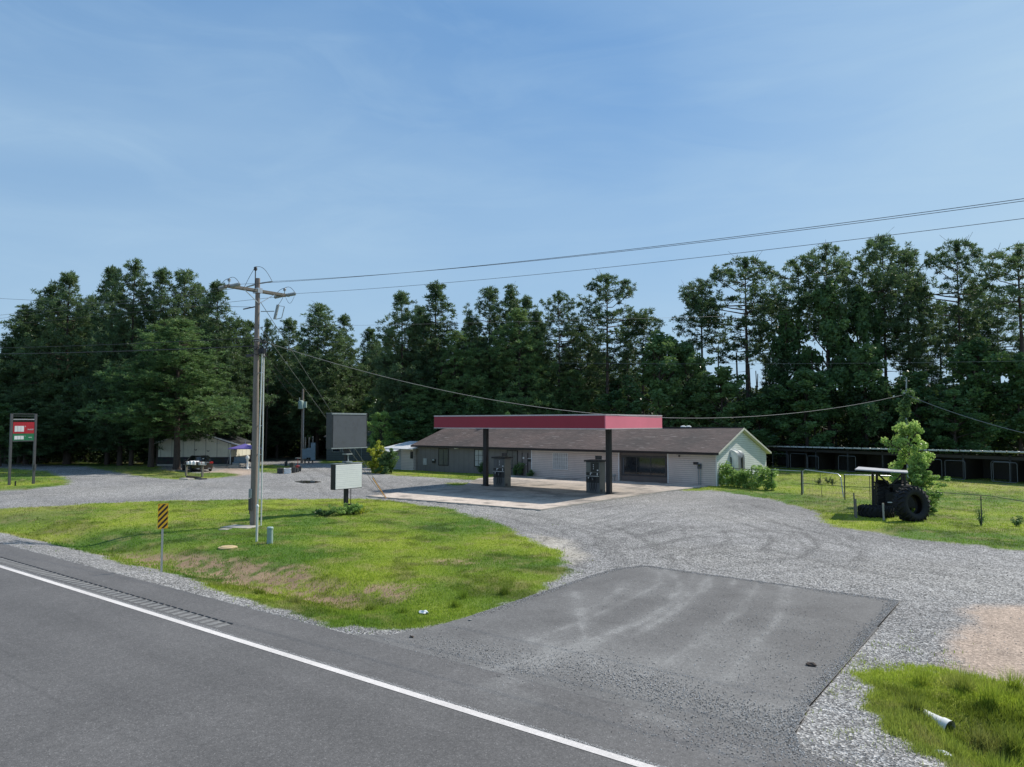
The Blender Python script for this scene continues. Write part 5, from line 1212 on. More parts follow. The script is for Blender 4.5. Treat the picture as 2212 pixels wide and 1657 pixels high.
for x in (-hw_ + 1.25, -hw_ + 2.5):
    m = MB(); m.box(x - .55, -.05, 1.05, x + .55, -.002, 2.0); f = m.build('window', M['insul'], t)
    m = MB(); m.box(x - .48, -.06, 1.12, x + .48, -.051, 1.93); m.build('pane', M['glass'], f)
m = MB(); m.box(.45, -.04, 0, 1.3, -.002, 2.05); m.build('door', M['greenshed'], t)
m = MB(); m.box(.39, -.05, 0, .45, -.002, 2.1); m.box(1.3, -.05, 0, 1.36, -.002, 2.1); m.build('door_frame', M['insul'], t)

# ------------------------------------------------------------------ kennels
kl = PD(1640, 78.5); kr_ = PD(2560, 47.5)
ang_ = math.atan2(kr_[1] - kl[1], kr_[0] - kl[0]); KL = math.hypot(kr_[0] - kl[0], kr_[1] - kl[1])
t = thing('kennel_shed', 'long low open fronted kennel shed with silver roof edge under the trees', 'kennel', (*kl, 0), ang_)
def kz(x):
    u = x / KL; px = kl[0] + (kr_[0] - kl[0]) * u; py = kl[1] + (kr_[1] - kl[1]) * u; return 2.22 + .32 * u
m = MB(); n = 92; vs = []; fs = []
for i in range(n * 4 + 1):
    x = KL * i / (n * 4); w_ = .025 * (1 if (i % 4) in (0, 1) else -1)
    vs += [(x, -.5, kz(x) + w_), (x, 3.2, kz(x) - .25 + w_)]
for i in range(n * 4): fs.append((2 * i, 2 * i + 2, 2 * i + 3, 2 * i + 1))
m.add(vs, fs); m.build('roof', M['tinroof'], t)
m = MB()
for i in range(0, 40):
    x0 = KL * i / 40; m.box(x0 + .04, -.53, kz(x0) - .10, x0 + KL / 40 - .05, -.505, kz(x0) + .02)
m.build('roof_edge', pm('roof_edge_silver', (.6, .62, .63), .5, .25, 3, dirt=(.3, .3, .3)), t)
m = MB(); m.box(0, 2.7, -.1, KL, 2.8, 1.95); m.build('back_wall', M['kwood'], t)
m = MB(); m.box(0, -.1, 1.75, KL, 0.0, 2.0); m.build('front_beam', M['kwood'], t)
for i in range(11):
    x = KL * i / 10; m = MB(); m.box(x - .06, -.1, -.1, x + .06, .02, 2.1); m.build('post', M['darkgrey'], t)
for i in range(1, 10):
    x = KL * i / 10; m = MB(); m.box(x - .03, 0.02, -.1, x + .03, 2.7, 1.7); m.build('partition', M['kwood'], t)
def panel(name, lab, u0, u1, vt, vb, Y0, Y1, mt='galv', mid=True, tilt=0):
    a = Vector((*PD(u0, Y0), 0)); b = Vector((*PD(u1, Y1), 0)); L = (b - a).length; rz = math.atan2(b.y - a.y, b.x - a.x)
    z0 = max(.05, Hh(vb, (Y0 + Y1) / 2)); z1 = Hh(vt, (Y0 + Y1) / 2)
    t = thing(name, lab, 'gate', a, rz, 'metal kennel gates')
    m = MB(); r = .02; c = .1
    loop = [(c, 0, z0), (L - c, 0, z0), (L, 0, z0 + c), (L, 0, z1 - c), (L - c, 0, z1), (c, 0, z1), (0, 0, z1 - c), (0, 0, z0 + c), (c, 0, z0)]
    m.tube(loop, r, 6, cap=False); m.build('frame', M[mt], t)
    m = MB(); k = .14; x = k
    while x < L: m.bar((x, 0, z0), (x, 0, z1), .006); x += k
    z = z0 + k
    while z < z1: m.bar((0, 0, z), (L, 0, z), .006); z += k
    m.build('mesh', M['wire'], t)
    return t
mg = pm('gate_grey', (.20, .21, .22), .5, .2, 3, metal=.3); M['gate'] = mg
def kY(u, off=-.6):
    # forward distance of the kennel front at bearing u
    d = Vector((kr_[0] - kl[0], kr_[1] - kl[1])).normalized(); nrm = Vector((d.y, -d.x)) * (-off)
    k = (u - 1106) / FO; best = None
    for i in range(400):
        x = kl[0] + d.x * KL * i / 400 + nrm.x; y = kl[1] + d.y * KL * i / 400 + nrm.y
        cx, cy_ = .8 * x + .6 * y, -.6 * x + .8 * y
        e_ = abs(cx / cy_ - k)
        if best is None or e_ < best[0]: best = (e_, cy_)
    return best[1]
for (u0, u1, vt, vb, lb) in ((1667, 1700, 980, 1012, 'wire kennel gate nearest the store gable'), (1705, 1740, 980, 1014, 'second wire kennel gate from the store'), (1742, 1765, 985, 1014, 'half open wire kennel gate third from the store'), (1808, 1845, 985, 1018, 'wire kennel gate behind the tractor roof'),
                             (2037, 2080, 995, 1042, 'leaning kennel gate right of the young tree'), (2136, 2176, 997, 1050, 'small kennel gate leaning inside a wider frame'), (2140, 2192, 999, 1051, 'wide kennel gate leaning behind a smaller one'), (1990, 2030, 992, 1030, 'kennel gate half hidden by the young tree')):
    panel('kennel_gate', lb, u0, u1, vt, vb, kY(u0), kY(u1), 'gate')
# ------------------------------------------------------------------ pipe fence and gates on right lawn
def pipe_fence(name, lab, pts, posts, zt_, mid=None, r=.025, cat_='fence'):
    a = Vector((*pts[0], 0)); t = thing(name, lab, cat_, a)
    m = MB(a); m.tube([Vector((*p, z)) for p, z in zip(pts, zt_)], r, 8); m.build('top_rail', M['galv'] if r > .02 else M['darkgrey'], t, smooth=True)
    if mid: m = MB(a); m.tube([Vector((*p, z)) for p, z in zip(pts, mid)], .014, 6); m.build('mid_rail', M['darkgrey'], t)
    for p, z, rr_ in posts: m = MB(a); m.tube([Vector((*p, -.1)), Vector((*p, z))], rr_, 8); m.build('post', M['darkgrey'], t)
    return t
Y1_, Y2_, Y3_ = 49.5, 47.5, 44.8
A0, A1, A2 = PD(1662, 50.5), PD(1728, 47.3), PD(1816, 44.2)
pipe_fence('pipe_fence', 'grey pipe fence section between the ivy fence and the gate', [A0, A1], [(A1, Hh(1017, 47.3), .05)], [Hh(1014.5, 50.5), Hh(1018, 47.3)])
g0, g1 = PD(1731, 47.2), PD(1817, 44.3)
t = thing('pipe_gate', 'sagging tubular steel gate standing on the green lawn', 'gate', (*g0, 0)); g0_ = Vector((*g0, 0))
m = MB(g0_); m.tube([(*g0, .1), (*g0, Hh(1018, 47)), (*PD(1736, 47.1), Hh(1015, 47)), (*PD(1806, 44.7), Hh(1024, 44.7)), (*PD(1812, 44.5), Hh(1030, 44.5)), (*g1, .15)], .03, 8); m.build('frame', M['galv'], t, smooth=True)
m = MB(g0_); m.tube([(*g0, Hh(1044, 47.2)), (*g1, Hh(1050.5, 44.3))], .018, 6); m.tube([(*PD(1768, 46), 1.42), (*PD(1771, 45.8), 0)], .016, 6); m.build('mid_bar', M['darkgrey'], t)
m = MB(g0_)
for i in range(1, 12):
    k = i / 12; p = Vector((*g0, 0)).lerp(Vector((*g1, 0)), k); m.bar(p + Vector((0, 0, .15)), p + Vector((0, 0, 1.3)), .005)
m.build('mesh', M['wiregrey'], t)
B0, B1, B2 = PD(1820, 44.1), PD(1920, 43.5), PD(1927, 43.4)
pipe_fence('pipe_fence', 'low pipe fence section with looped end behind the tractor roof', [B0, B1, B2], [(B0, Hh(1026, 44), .035), (PD(1874, 43.8), Hh(1027, 43.8), .018), (B2, Hh(1034, 43.4), .03)], [Hh(1026, 44), Hh(1028, 43.5), Hh(1034, 43.4)], [Hh(1051, 44), Hh(1055, 43.5), Hh(1055, 43.4)])
C0, C1, C2, C3 = PD(1930, 39.5), PD(2130, 33.4), PD(2212, 30.0), PD(2420, 25)
pipe_fence('wire_fence', 'thin dark pipe fence running off to the right of the big tyre', [C0, C1, C2, C3], [(P(2121, 1138), Hh(1070, 33), .022), (C3, 1.1, .022)], [Hh(1058, 39.5), Hh(1071, 33.4), Hh(1085, 30), Hh(1118, 25)], r=.013)

# ------------------------------------------------------------------ tractor roof and tyres
def tyre(name, lab, loc, Rr_, w_, rot, tread=22, group='huge worn tractor tyres'):
    t = thing(name, lab, 'tyre', loc, 0, group); t.rotation_euler = rot
    n = 40; prof = [(.52, -.36), (.62, -.48), (.80, -.5), (.93, -.42), (.96, -.2), (.965, 0), (.96, .2), (.93, .42), (.80, .5), (.62, .48), (.52, .36), (.55, .2), (.72, .3), (.85, .28), (.88, 0), (.85, -.28), (.72, -.3), (.55, -.2)]
    vs = []; fs = []; k = len(prof)
    for i in range(n):
        a = 2 * math.pi * i / n
        for r_, y in prof: vs.append((r_ * Rr_ * math.cos(a), y * w_, r_ * Rr_ * math.sin(a)))
    for i in range(n):
        for j in range(k): fs.append((i * k + j, i * k + (j + 1) % k, ((i + 1) % n) * k + (j + 1) % k, ((i + 1) % n) * k + j))
    m = MB(); m.add(vs, fs); body = m.build('carcass', M['rubber'], t, smooth=True, angle=60)
    m = MB()
    for i in range(tread):
        for sd_ in (-1, 1):
            a = 2 * math.pi * (i + (.5 if sd_ > 0 else 0)) / tread; a2 = a + .16
            p1 = Vector((.955 * Rr_ * math.cos(a2), sd_ * w_ * .02, .955 * Rr_ * math.sin(a2))); p2 = Vector((.94 * Rr_ * math.cos(a), sd_ * w_ * .44, .94 * Rr_ * math.sin(a)))
            rad_ = Vector((math.cos(a), 0, math.sin(a))); d_ = (p2 - p1)
            m.obox((p1 + p2) / 2 + rad_ * .02 * Rr_, d_ / 2, rad_ * .055 * Rr_, d_.cross(rad_).normalized() * .032 * Rr_)
            p3 = Vector((.80 * Rr_ * math.cos(a - .03), sd_ * w_ * .51, .80 * Rr_ * math.sin(a - .03))); d_ = p3 - p2
            m.obox((p3 + p2) / 2 + Vector((0, sd_ * .012, 0)), d_ / 2, Vector((0, 1, 0)) * .025, d_.cross(Vector((0, 1, 0))).normalized() * .030 * Rr_)
    m.build('tread_lugs', M['rubber'], body)
    return t
c_ = PD(1963, 34.6); tyre('worn_tyre', 'huge cleated tractor tyre leaning upright in the grass, facing the lot', (*c_, .78), .86, .62, (R(-9), R(10), YAW + R(16)))
c_ = PD(1886, 36.2); tyre('worn_tyre', 'large tractor tyre lying flat under the tractor roof', (*c_, .27), .80, .5, (R(90), 0, 0))
c_ = PD(1899, 37.6); tyre('worn_tyre', 'tall tractor tyre standing edge on behind the flat tyre', (*c_, .84), .84, .56, (R(-4), R(6), YAW - R(110)))
c_ = PD(1943, 37.8); tyre('worn_tyre', 'dark tractor tyre standing in the shade behind the leaning tyre', (*c_, .82), .85, .6, (R(-4), R(4), YAW + R(70)))
zr0, zr1 = Hh(1010, 37.6), Hh(1016, 36.0)
c0 = PD(1893, 37.0); o_ = (*c0, 0)
t = thing('farm_tractor', 'rusty tractor frame with flat metal sun roof standing among the tyres', 'tractor', o_, YAW)
def lp(u, v, Y):
    x = (u - 1106) / FO * Y - (1893 - 1106) / FO * 37.0; return Vector((x, Y - 37.0, Hh(v, Y)))
m = MB(); a, b, c, d = lp(1843, 1013.5, 36.2), lp(1957, 1020.5, 35.4), lp(1956, 1016.2, 37.8), lp(1851, 1008, 38.6)
vs = [a, b, c, d] + [p - Vector((0, 0, .05)) for p in (a, b, c, d)]
m.add(vs, [(0, 1, 2, 3), (7, 6, 5, 4), (0, 4, 5, 1), (1, 5, 6, 2), (2, 6, 7, 3), (3, 7, 4, 0)]); m.build('sun_roof', pm('roof_grey_metal', (.42, .42, .44), .5, .2, 2, metal=.3), t)
for u, v0, v1, Y in ((1881, 1017, 1104, 36.8), (1949, 1020, 1075, 36.4), (1890, 1014, 1085, 38.2), (1944, 1018, 1070, 37.8)):
    m = MB(); p, q = lp(u, v0, Y), lp(u - (1 if u < 1900 else -1), v1, Y); q.z = max(q.z, -.05); m.bar(p, q, .09); m.build('post', M['black'], t)
m = MB(); m.bar(lp(1889, 1021, 37), lp(1932, 1062, 37), .07); m.bar(lp(1949, 1021, 37), lp(1911, 1056, 37), .07); m.bar(lp(1884, 1041, 37), lp(1893, 1051, 37), .06); m.build('brace', M['black'], t)
m = MB(); p = lp(1925, 1085, 37.4); m.box(p.x - .75, -.3, .35, p.x + .85, .9, 1.15); m.box(p.x - .3, -.1, 1.15, p.x + .7, .6, 1.5); m.build('hood', M['rubber'], t, bevel=.08)
m = MB(); p = lp(1900, 1068, 37.4); m.box(p.x - .2, .1, .9, p.x + .35, .6, 1.05); m.box(p.x - .2, .5, 1.05, p.x + .35, .62, 1.5); m.build('seat', M['black'], t, bevel=.04)
m = MB(); p = lp(1916, 1086, 36.6); m.box(p.x - .1, -.45, p.z, p.x + .1, -.36, p.z + .04); m.build('lamp', M['white'], t)
for k, (u, v, vt, lb) in enumerate(((1847, 1118, 1065, 'tall thin wooden stake left of the flat tyre'), (1850.5, 1120, 1078, 'shorter wooden stake leaning beside the tall stake'), (1909.5, 1125, 1087, 'pale wooden stake in front of the flat tyre'))):
    c_ = P(u, v); Yd = -.6 * c_[0] + .8 * c_[1]; t = thing('stake', lb, 'stake', (*c_, 0)); m = MB(); m.tube([(0, 0, -.1), (-.03 if k < 2 else -.02, .0, Hh(vt, Yd))], .045 if k else .035, 6); m.build('stake_body', M['oldwood'] if k < 2 else M['concrete'], t)
# ------------------------------------------------------------------ vine covered post
t = thing('service_post', 'thin grey service post with weatherhead rising out of vines', 'post', (*vp, 0), YAW)
zt_ = Hh(815, 42.6); m = MB(); m.tube([(.0, 0, -.1), (-.02, 0, Hh(880, 42.6)), (.08, 0, zt_)], [.06, .045, .035], 10); m.build('shaft', M['insul'], t, smooth=True)
m = MB(); m.box(-.12, -.06, VZ + .02, .2, .08, VZ + .14); m.build('weatherhead', M['white'], t, bevel=.02)
# ------------------------------------------------------------------ culvert pipe, litter
c1_, c2_ = P(2008, 1553, -.12), P(2052, 1570, -.12)
t = thing('culvert_pipe', 'broken white plastic culvert pipe poking out of the ditch grass', 'pipe', (*c2_, -.16))
dd = Vector((c1_[0] - c2_[0], c1_[1] - c2_[1], .03)); m = MB(); vs = []; fs = []; n = 20
dn = dd.normalized(); sd_ = dn.cross(Vector((0, 0, 1))).normalized(); up_ = sd_.cross(dn)
for (k, r_) in ((0, .135), (.12, .135), (.121, .118), (.62, .118), (.62, .108), (0, .125)):
    p = dn * (k); vs += [p + (sd_ * math.cos(2 * math.pi * j / n) + up_ * math.sin(2 * math.pi * j / n)) * r_ for j in range(n)]
for i in range(5):
    for j in range(n): fs.append((i * n + j, i * n + (j + 1) % n, (i + 1) * n + (j + 1) % n, (i + 1) * n + j))
m.add(vs, fs); m.build('pipe_body', M['pvc'], t, smooth=True, angle=30)
def litter(name, lab, cat_, u, v, size, mt, z=.03, seed=1):
    r_ = random.Random(seed); c_ = P(u, v, z); bz = hz(*c_) if abs(hz(*c_)) < .6 else 0
    if in_road(np.array([c_[0]]), np.array([c_[1]]))[0] < 0: bz = .03
    bm = bmesh.new(); bmesh.ops.create_icosphere(bm, subdivisions=2, radius=size)
    for vv in bm.verts: vv.co = Vector((vv.co.x * r_.uniform(.8, 1.5), vv.co.y * r_.uniform(.5, 1), vv.co.z * r_.uniform(.2, .55)))
    me = bpy.data.meshes.new(name); bm.to_mesh(me); bm.free(); me.materials.append(M[mt]); o = bpy.data.objects.new(name, me); C.objects.link(o); o.location = (*c_, bz + size * .25)
    return tag(o, lab, cat_)
litter('clod', 'dark clump of dirt lying on the paved drive', 'clod', 1752, 1437, .09, 'bark', seed=2)
litter('litter', 'crumpled white paper in the grass below the white pipe', 'litter', 2035, 1610, .10, 'foil', seed=3)
litter('litter', 'crumpled pale plastic bag in the roadside grass left of the drive', 'litter', 916, 1321, .12, 'foil', seed=4)
litter('litter', 'small red and white wrapper in the ditch grass at the bottom right', 'litter', 2130, 1605, .06, 'foil', seed=5)
litter('litter', 'small pink wrapper left of the red and white one', 'litter', 2103, 1600, .05, 'tail', seed=6)
litter('litter', 'tiny brown scrap at the corner of the drive', 'litter', 889, 1376, .05, 'bark', seed=7)
litter('litter', 'pale scrap on the asphalt corner by the gravel verge', 'litter', 1015, 1340, .045, 'concrete', seed=8)
# extra thin yellow pipe / plank lines
# ------------------------------------------------------------------ trees
def tufts(rs, cent, n, rad, ln, wd, up=.35, flat=.75):
    """needle tufts: n thin triangles radiating from every centre"""
    c = np.repeat(cent, n, 0); k = len(c)
    rr_ = np.repeat(rad, n) if np.ndim(rad) else np.full(k, rad)
    d = rs.normal(0, 1, (k, 3)); d /= np.linalg.norm(d, axis=1, keepdims=True)
    d[:, 2] = d[:, 2] * flat + up; d /= np.linalg.norm(d, axis=1, keepdims=True)
    base = c + d * (rr_ * rs.uniform(0, .8, k))[:, None]
    tip = base + d * (ln * rs.uniform(.6, 1.15, k))[:, None]
    s_ = rs.normal(0, 1, (k, 3)); s_ = np.cross(s_, d); s_ /= np.linalg.norm(s_, axis=1, keepdims=True) + 1e-9
    V_ = np.stack([base - s_ * wd * .5, base + s_ * wd * .5, tip], 1).reshape(-1, 3)
    return V_
def leaves(rs, cent, n, rad, size, flat=.8):
    c = np.repeat(cent, n, 0); k = len(c); rr_ = np.repeat(rad, n)
    d = rs.normal(0, 1, (k, 3)); d /= np.linalg.norm(d, axis=1, keepdims=True); rad_ = rr_ * rs.uniform(.35, 1, k) ** .6
    p = c + d * rad_[:, None] * np.array([1, 1, flat])
    a = rs.normal(0, 1, (k, 3)); a[:, 2] *= .5; a /= np.linalg.norm(a, axis=1, keepdims=True)
    b = np.cross(a, rs.normal(0, 1, (k, 3)) * np.array([1, 1, .6]) + np.array([0, 0, .3])); b /= np.linalg.norm(b, axis=1, keepdims=True) + 1e-9
    s_ = size * rs.uniform(.6, 1.3, k)[:, None]
    V_ = np.stack([p - a * s_ * .5, p + b * s_ * .32, p + a * s_ * .55, p - b * s_ * .32], 1).reshape(-1, 3)
    return V_
def tubes_np(m, pts, rs_, n=6): m.tube(pts, rs_, n, cap=False)
def make_pine(seed, h=20., cb=.25, Rm=3.0, style='full', name='pine_tree'):
    rs = np.random.RandomState(seed); tr = MB(); sway = rs.normal(0, .25, 2)
    def axis(z): k = z / h; return np.array([sway[0] * math.sin(k * 3) * k, sway[1] * math.sin(k * 2.3) * k, z])
    r0 = h * .0125
    tubes_np(tr, [Vector(axis(h * i / 12)) - Vector((0, 0, .3 if i == 0 else 0)) for i in range(13)], [r0 * (1 - .93 * (i / 12) ** 1.1) + (.05 if i == 0 else 0) for i in range(13)], 8)
    cents = []; rads = []
    z = cb * h; ph = rs.uniform(0, 6)
    lop = rs.uniform(.55, 1.25, 12); lop2 = rs.uniform(.72, 1.2, 14)
    while z < h * .975:
        t = (z - cb * h) / (h * (1 - cb))
        if style == 'full': prof = min(1, t / .14 + .55) * (1 - t ** 2.0) ** .95
        elif style == 'mid': prof = min(1, t / .35 + .45) * (1 - t ** 2.4) ** .95
        else: prof = min(1, t / .5 + .35) * (1 - t ** 3.2) ** .85
        ph += 2.4 + rs.uniform(-.7, .7)
        L = Rm * prof * rs.uniform(.6, 1.15) * lop[int(ph / 6.283 * 12) % 12] * lop2[min(13, int(t * 14))] + .35
        elev = {'full': .12 + .75 * t ** 2.5, 'mid': .10 + .75 * t ** 2.5, 'open': .0 + .8 * t ** 2.5}[style] + rs.normal(0, .2)
        o = axis(z); dr = np.array([math.cos(ph), math.sin(ph), 0]); sd = np.array([-dr[1], dr[0], 0])
        pts = []
        for i in range(5):
            s_ = L * i / 4; pts.append(o + dr * s_ * math.cos(elev * .8) + np.array([0, 0, s_ * math.sin(elev) * (.5 + .5 * i / 4)]) + rs.normal(0, .05, 3) * i)
        tubes_np(tr, [Vector(p) for p in pts], [max(.012, r0 * .26 * (L / Rm) * (1 - .8 * i / 4)) for i in range(5)], 4)
        nt_ = max(3, int(L * L * 1.0 + L * 1.8)); dens = 1.0 if style != 'open' else .85
        for j in range(int(nt_ * dens)):
            f = rs.uniform(.30 if style != 'open' else .45, 1.04) ** .8; f = min(f, 1.04)
            i0 = min(3, int(f * 4)); p = pts[i0] + (pts[i0 + 1] - pts[i0]) * (f * 4 - i0)
            sp = (.16 * L + .22)
            q = p + sd * rs.normal(0, sp) + dr * rs.normal(0, .12) + np.array([0, 0, rs.normal(.10, sp * (.62 if style != 'open' else .42))])
            cents.append(q); rads.append(rs.uniform(.24, .44))
            if rs.rand() < .18: tubes_np(tr, [Vector(p - dr * .3), Vector(q)], [.018, .008], 3)
        z += rs.uniform(.085, .16) * (1 if style != 'open' else 1.25)
    for i in range(7):
        a = rs.uniform(0, 6.28); el = rs.uniform(.7, 1.5); L = rs.uniform(.3, .75); o = axis(h * rs.uniform(.91, .965))
        e_ = o + np.array([math.cos(a) * math.cos(el), math.sin(a) * math.cos(el), math.sin(el)]) * L
        for k in (.5, 1): cents.append(o + (e_ - o) * k); rads.append(.26)
    # dead stubs below the crown
    if cb > .3:
        for i in range(10):
            zz_ = rs.uniform(.25, cb) * h; a = rs.uniform(0, 6.28); o = axis(zz_); tubes_np(tr, [Vector(o), Vector(o + np.array([math.cos(a), math.sin(a), rs.uniform(-.2, .3)]) * rs.uniform(.5, 1.6))], [.03, .01], 3)
    cents = np.array(cents); rads = np.array(rads); cents[:, 2] = np.minimum(cents[:, 2], h * 1.0 - np.hypot(cents[:, 0], cents[:, 1]) * .45)
    Vn = tufts(rs, cents, 38, rads, .27, .095, up=.35)
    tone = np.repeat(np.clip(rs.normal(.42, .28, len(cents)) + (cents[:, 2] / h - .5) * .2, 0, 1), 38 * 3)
    return tr, Vn, tone
def make_broad(seed, h=12., Rm=3.2, cb=.2, leaf=.24, nl=85, dens=1.0, squash=.8, open_=False):
    rs = np.random.RandomState(seed); tr = MB(); cents = []; rads = []
    r0 = h * .016
    top = Vector((rs.normal(0, .3), rs.normal(0, .3), h * .93))
    tp = [Vector((0, 0, -.3))] + [Vector((top.x * (i / 8) ** 1.5 + rs.normal(0, .06) * i / 4, top.y * (i / 8) ** 1.5 + rs.normal(0, .06) * i / 4, h * .93 * i / 8)) for i in range(1, 9)]
    tubes_np(tr, tp, [r0 * (1 - .88 * i / 8) for i in range(9)], 7)
    nb = int(26 * dens)
    for b in range(nb):
        f = cb + (1 - cb) * (b + .5) / nb; z = h * f * .93; i0 = min(7, int(f * 8)); o = tp[i0].lerp(tp[i0 + 1], f * 8 - i0)
        a = b * 2.4 + rs.uniform(-.5, .5); t = (f - cb) / (1 - cb); prof = math.sin(math.pi * min(1, (t * .88 + .16))) ** .6
        L = Rm * prof * rs.uniform(.7, 1.15); el = .25 + .9 * t + rs.normal(0, .12)
        d = Vector((math.cos(a) * math.cos(el), math.sin(a) * math.cos(el), math.sin(el)))
        pts = [o + d * L * i / 3 + Vector(rs.normal(0, .08, 3)) * i for i in range(4)]
        tubes_np(tr, pts, [max(.012, r0 * .35 * (1 - .75 * i / 3)) for i in range(4)], 5)
        for j in range(max(2, int(4 * dens * L / Rm + 1))):
            q = pts[1].lerp(pts[3], rs.uniform(.1, 1.08)) + Vector(rs.normal(0, .35, 3)) * (L / 3)
            cents.append(tuple(q)); rads.append(rs.uniform(.35, .75) * Rm / 3.0)
            tubes_np(tr, [pts[2], q], [.015, .006], 3)
    cents = np.array(cents); rads = np.array(rads)
    Vl = leaves(rs, cents, nl, rads, leaf, squash)
    tone = np.repeat(np.clip(rs.normal(.45, .28, len(cents)), 0, 1), nl * 4)
    return tr, Vl, tone
def register(kind, name, gen, leafmat, part='crown'):
    tr, Vn, tone = gen; k = 3 if kind == 'pine' else 4
    root = bpy.data.objects.new(name, None); root.empty_display_size = .3; C.objects.link(root)
    t_ = tr.build('trunk', M['bark'], root, smooth=True, angle=70)
    f = npmesh(part, Vn, np.arange(len(Vn)).reshape(-1, k), M[leafmat], root, attrs={'tone': tone})
    return root
protos = {}
PINES = {'full': [(1, .10, 4.3), (2, .16, 4.0), (3, .13, 4.6), (10, .24, 4.4), (11, .2, 4.2)], 'mid': [(4, .32, 3.6), (5, .38, 3.4), (6, .28, 3.8)], 'open': [(7, .55, 3.7), (8, .62, 3.5), (9, .5, 4.2)]}
for st_, L_ in PINES.items():
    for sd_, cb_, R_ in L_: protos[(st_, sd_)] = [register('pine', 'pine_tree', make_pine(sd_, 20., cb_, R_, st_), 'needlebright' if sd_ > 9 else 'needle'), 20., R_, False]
for i, sd_ in enumerate((21, 22, 23)): protos[('broad', sd_)] = [register('broad', 'broadleaf_tree', make_broad(sd_, 12., 3.3, .18, .30, 80, 1.2), 'leaf'), 12., 3.3, False]
protos[('bright', 31)] = [register('broad', 'young_tree', make_broad(31, 5., 1.5, .04, .15, 70, 1.3), 'leafbright'), 5., 1.5, False]
protos[('bright', 32)] = [register('broad', 'young_tree', make_broad(32, 5., 1.35, .05, .16, 75, 1.3), 'leafbright'), 5., 1.35, False]
protos[('bush', 41)] = [register('broad', 'bush', make_broad(41, 2.6, 1.3, .02, .13, 75, 1.5, .9), 'leaf'), 2.6, 1.3, False]
protos[('ybush', 42)] = [register('broad', 'bush', make_broad(42, 2.6, 1.15, .02, .12, 75, 1.5, .9), 'leafyellow'), 2.6, 1.15, False]
rt = random.Random(77)
def plant(key, s, q, h, wd=None, label=None, cat_='tree', group=None, rz=None, z=None, name=None):
    pr = protos[key]; root, h0, R0, used = pr
    sc_z = h / h0; sxy = (wd / (2 * R0)) if wd else sc_z
    loc = (s, q, hz(s, q) if z is None else z); rz = rt.uniform(0, 6.28) if rz is None else rz
    if not used:
        pr[3] = True; root.location = loc; root.rotation_euler = (0, 0, rz); root.scale = (sxy, sxy, sc_z); o = root
    else: o = copy_thing(root, loc, rz, None, (sxy, sxy, sc_z))
    for k in ('group', 'label', 'category'):
        if k in o: del o[k]
    return tag(o, label, cat_, group)
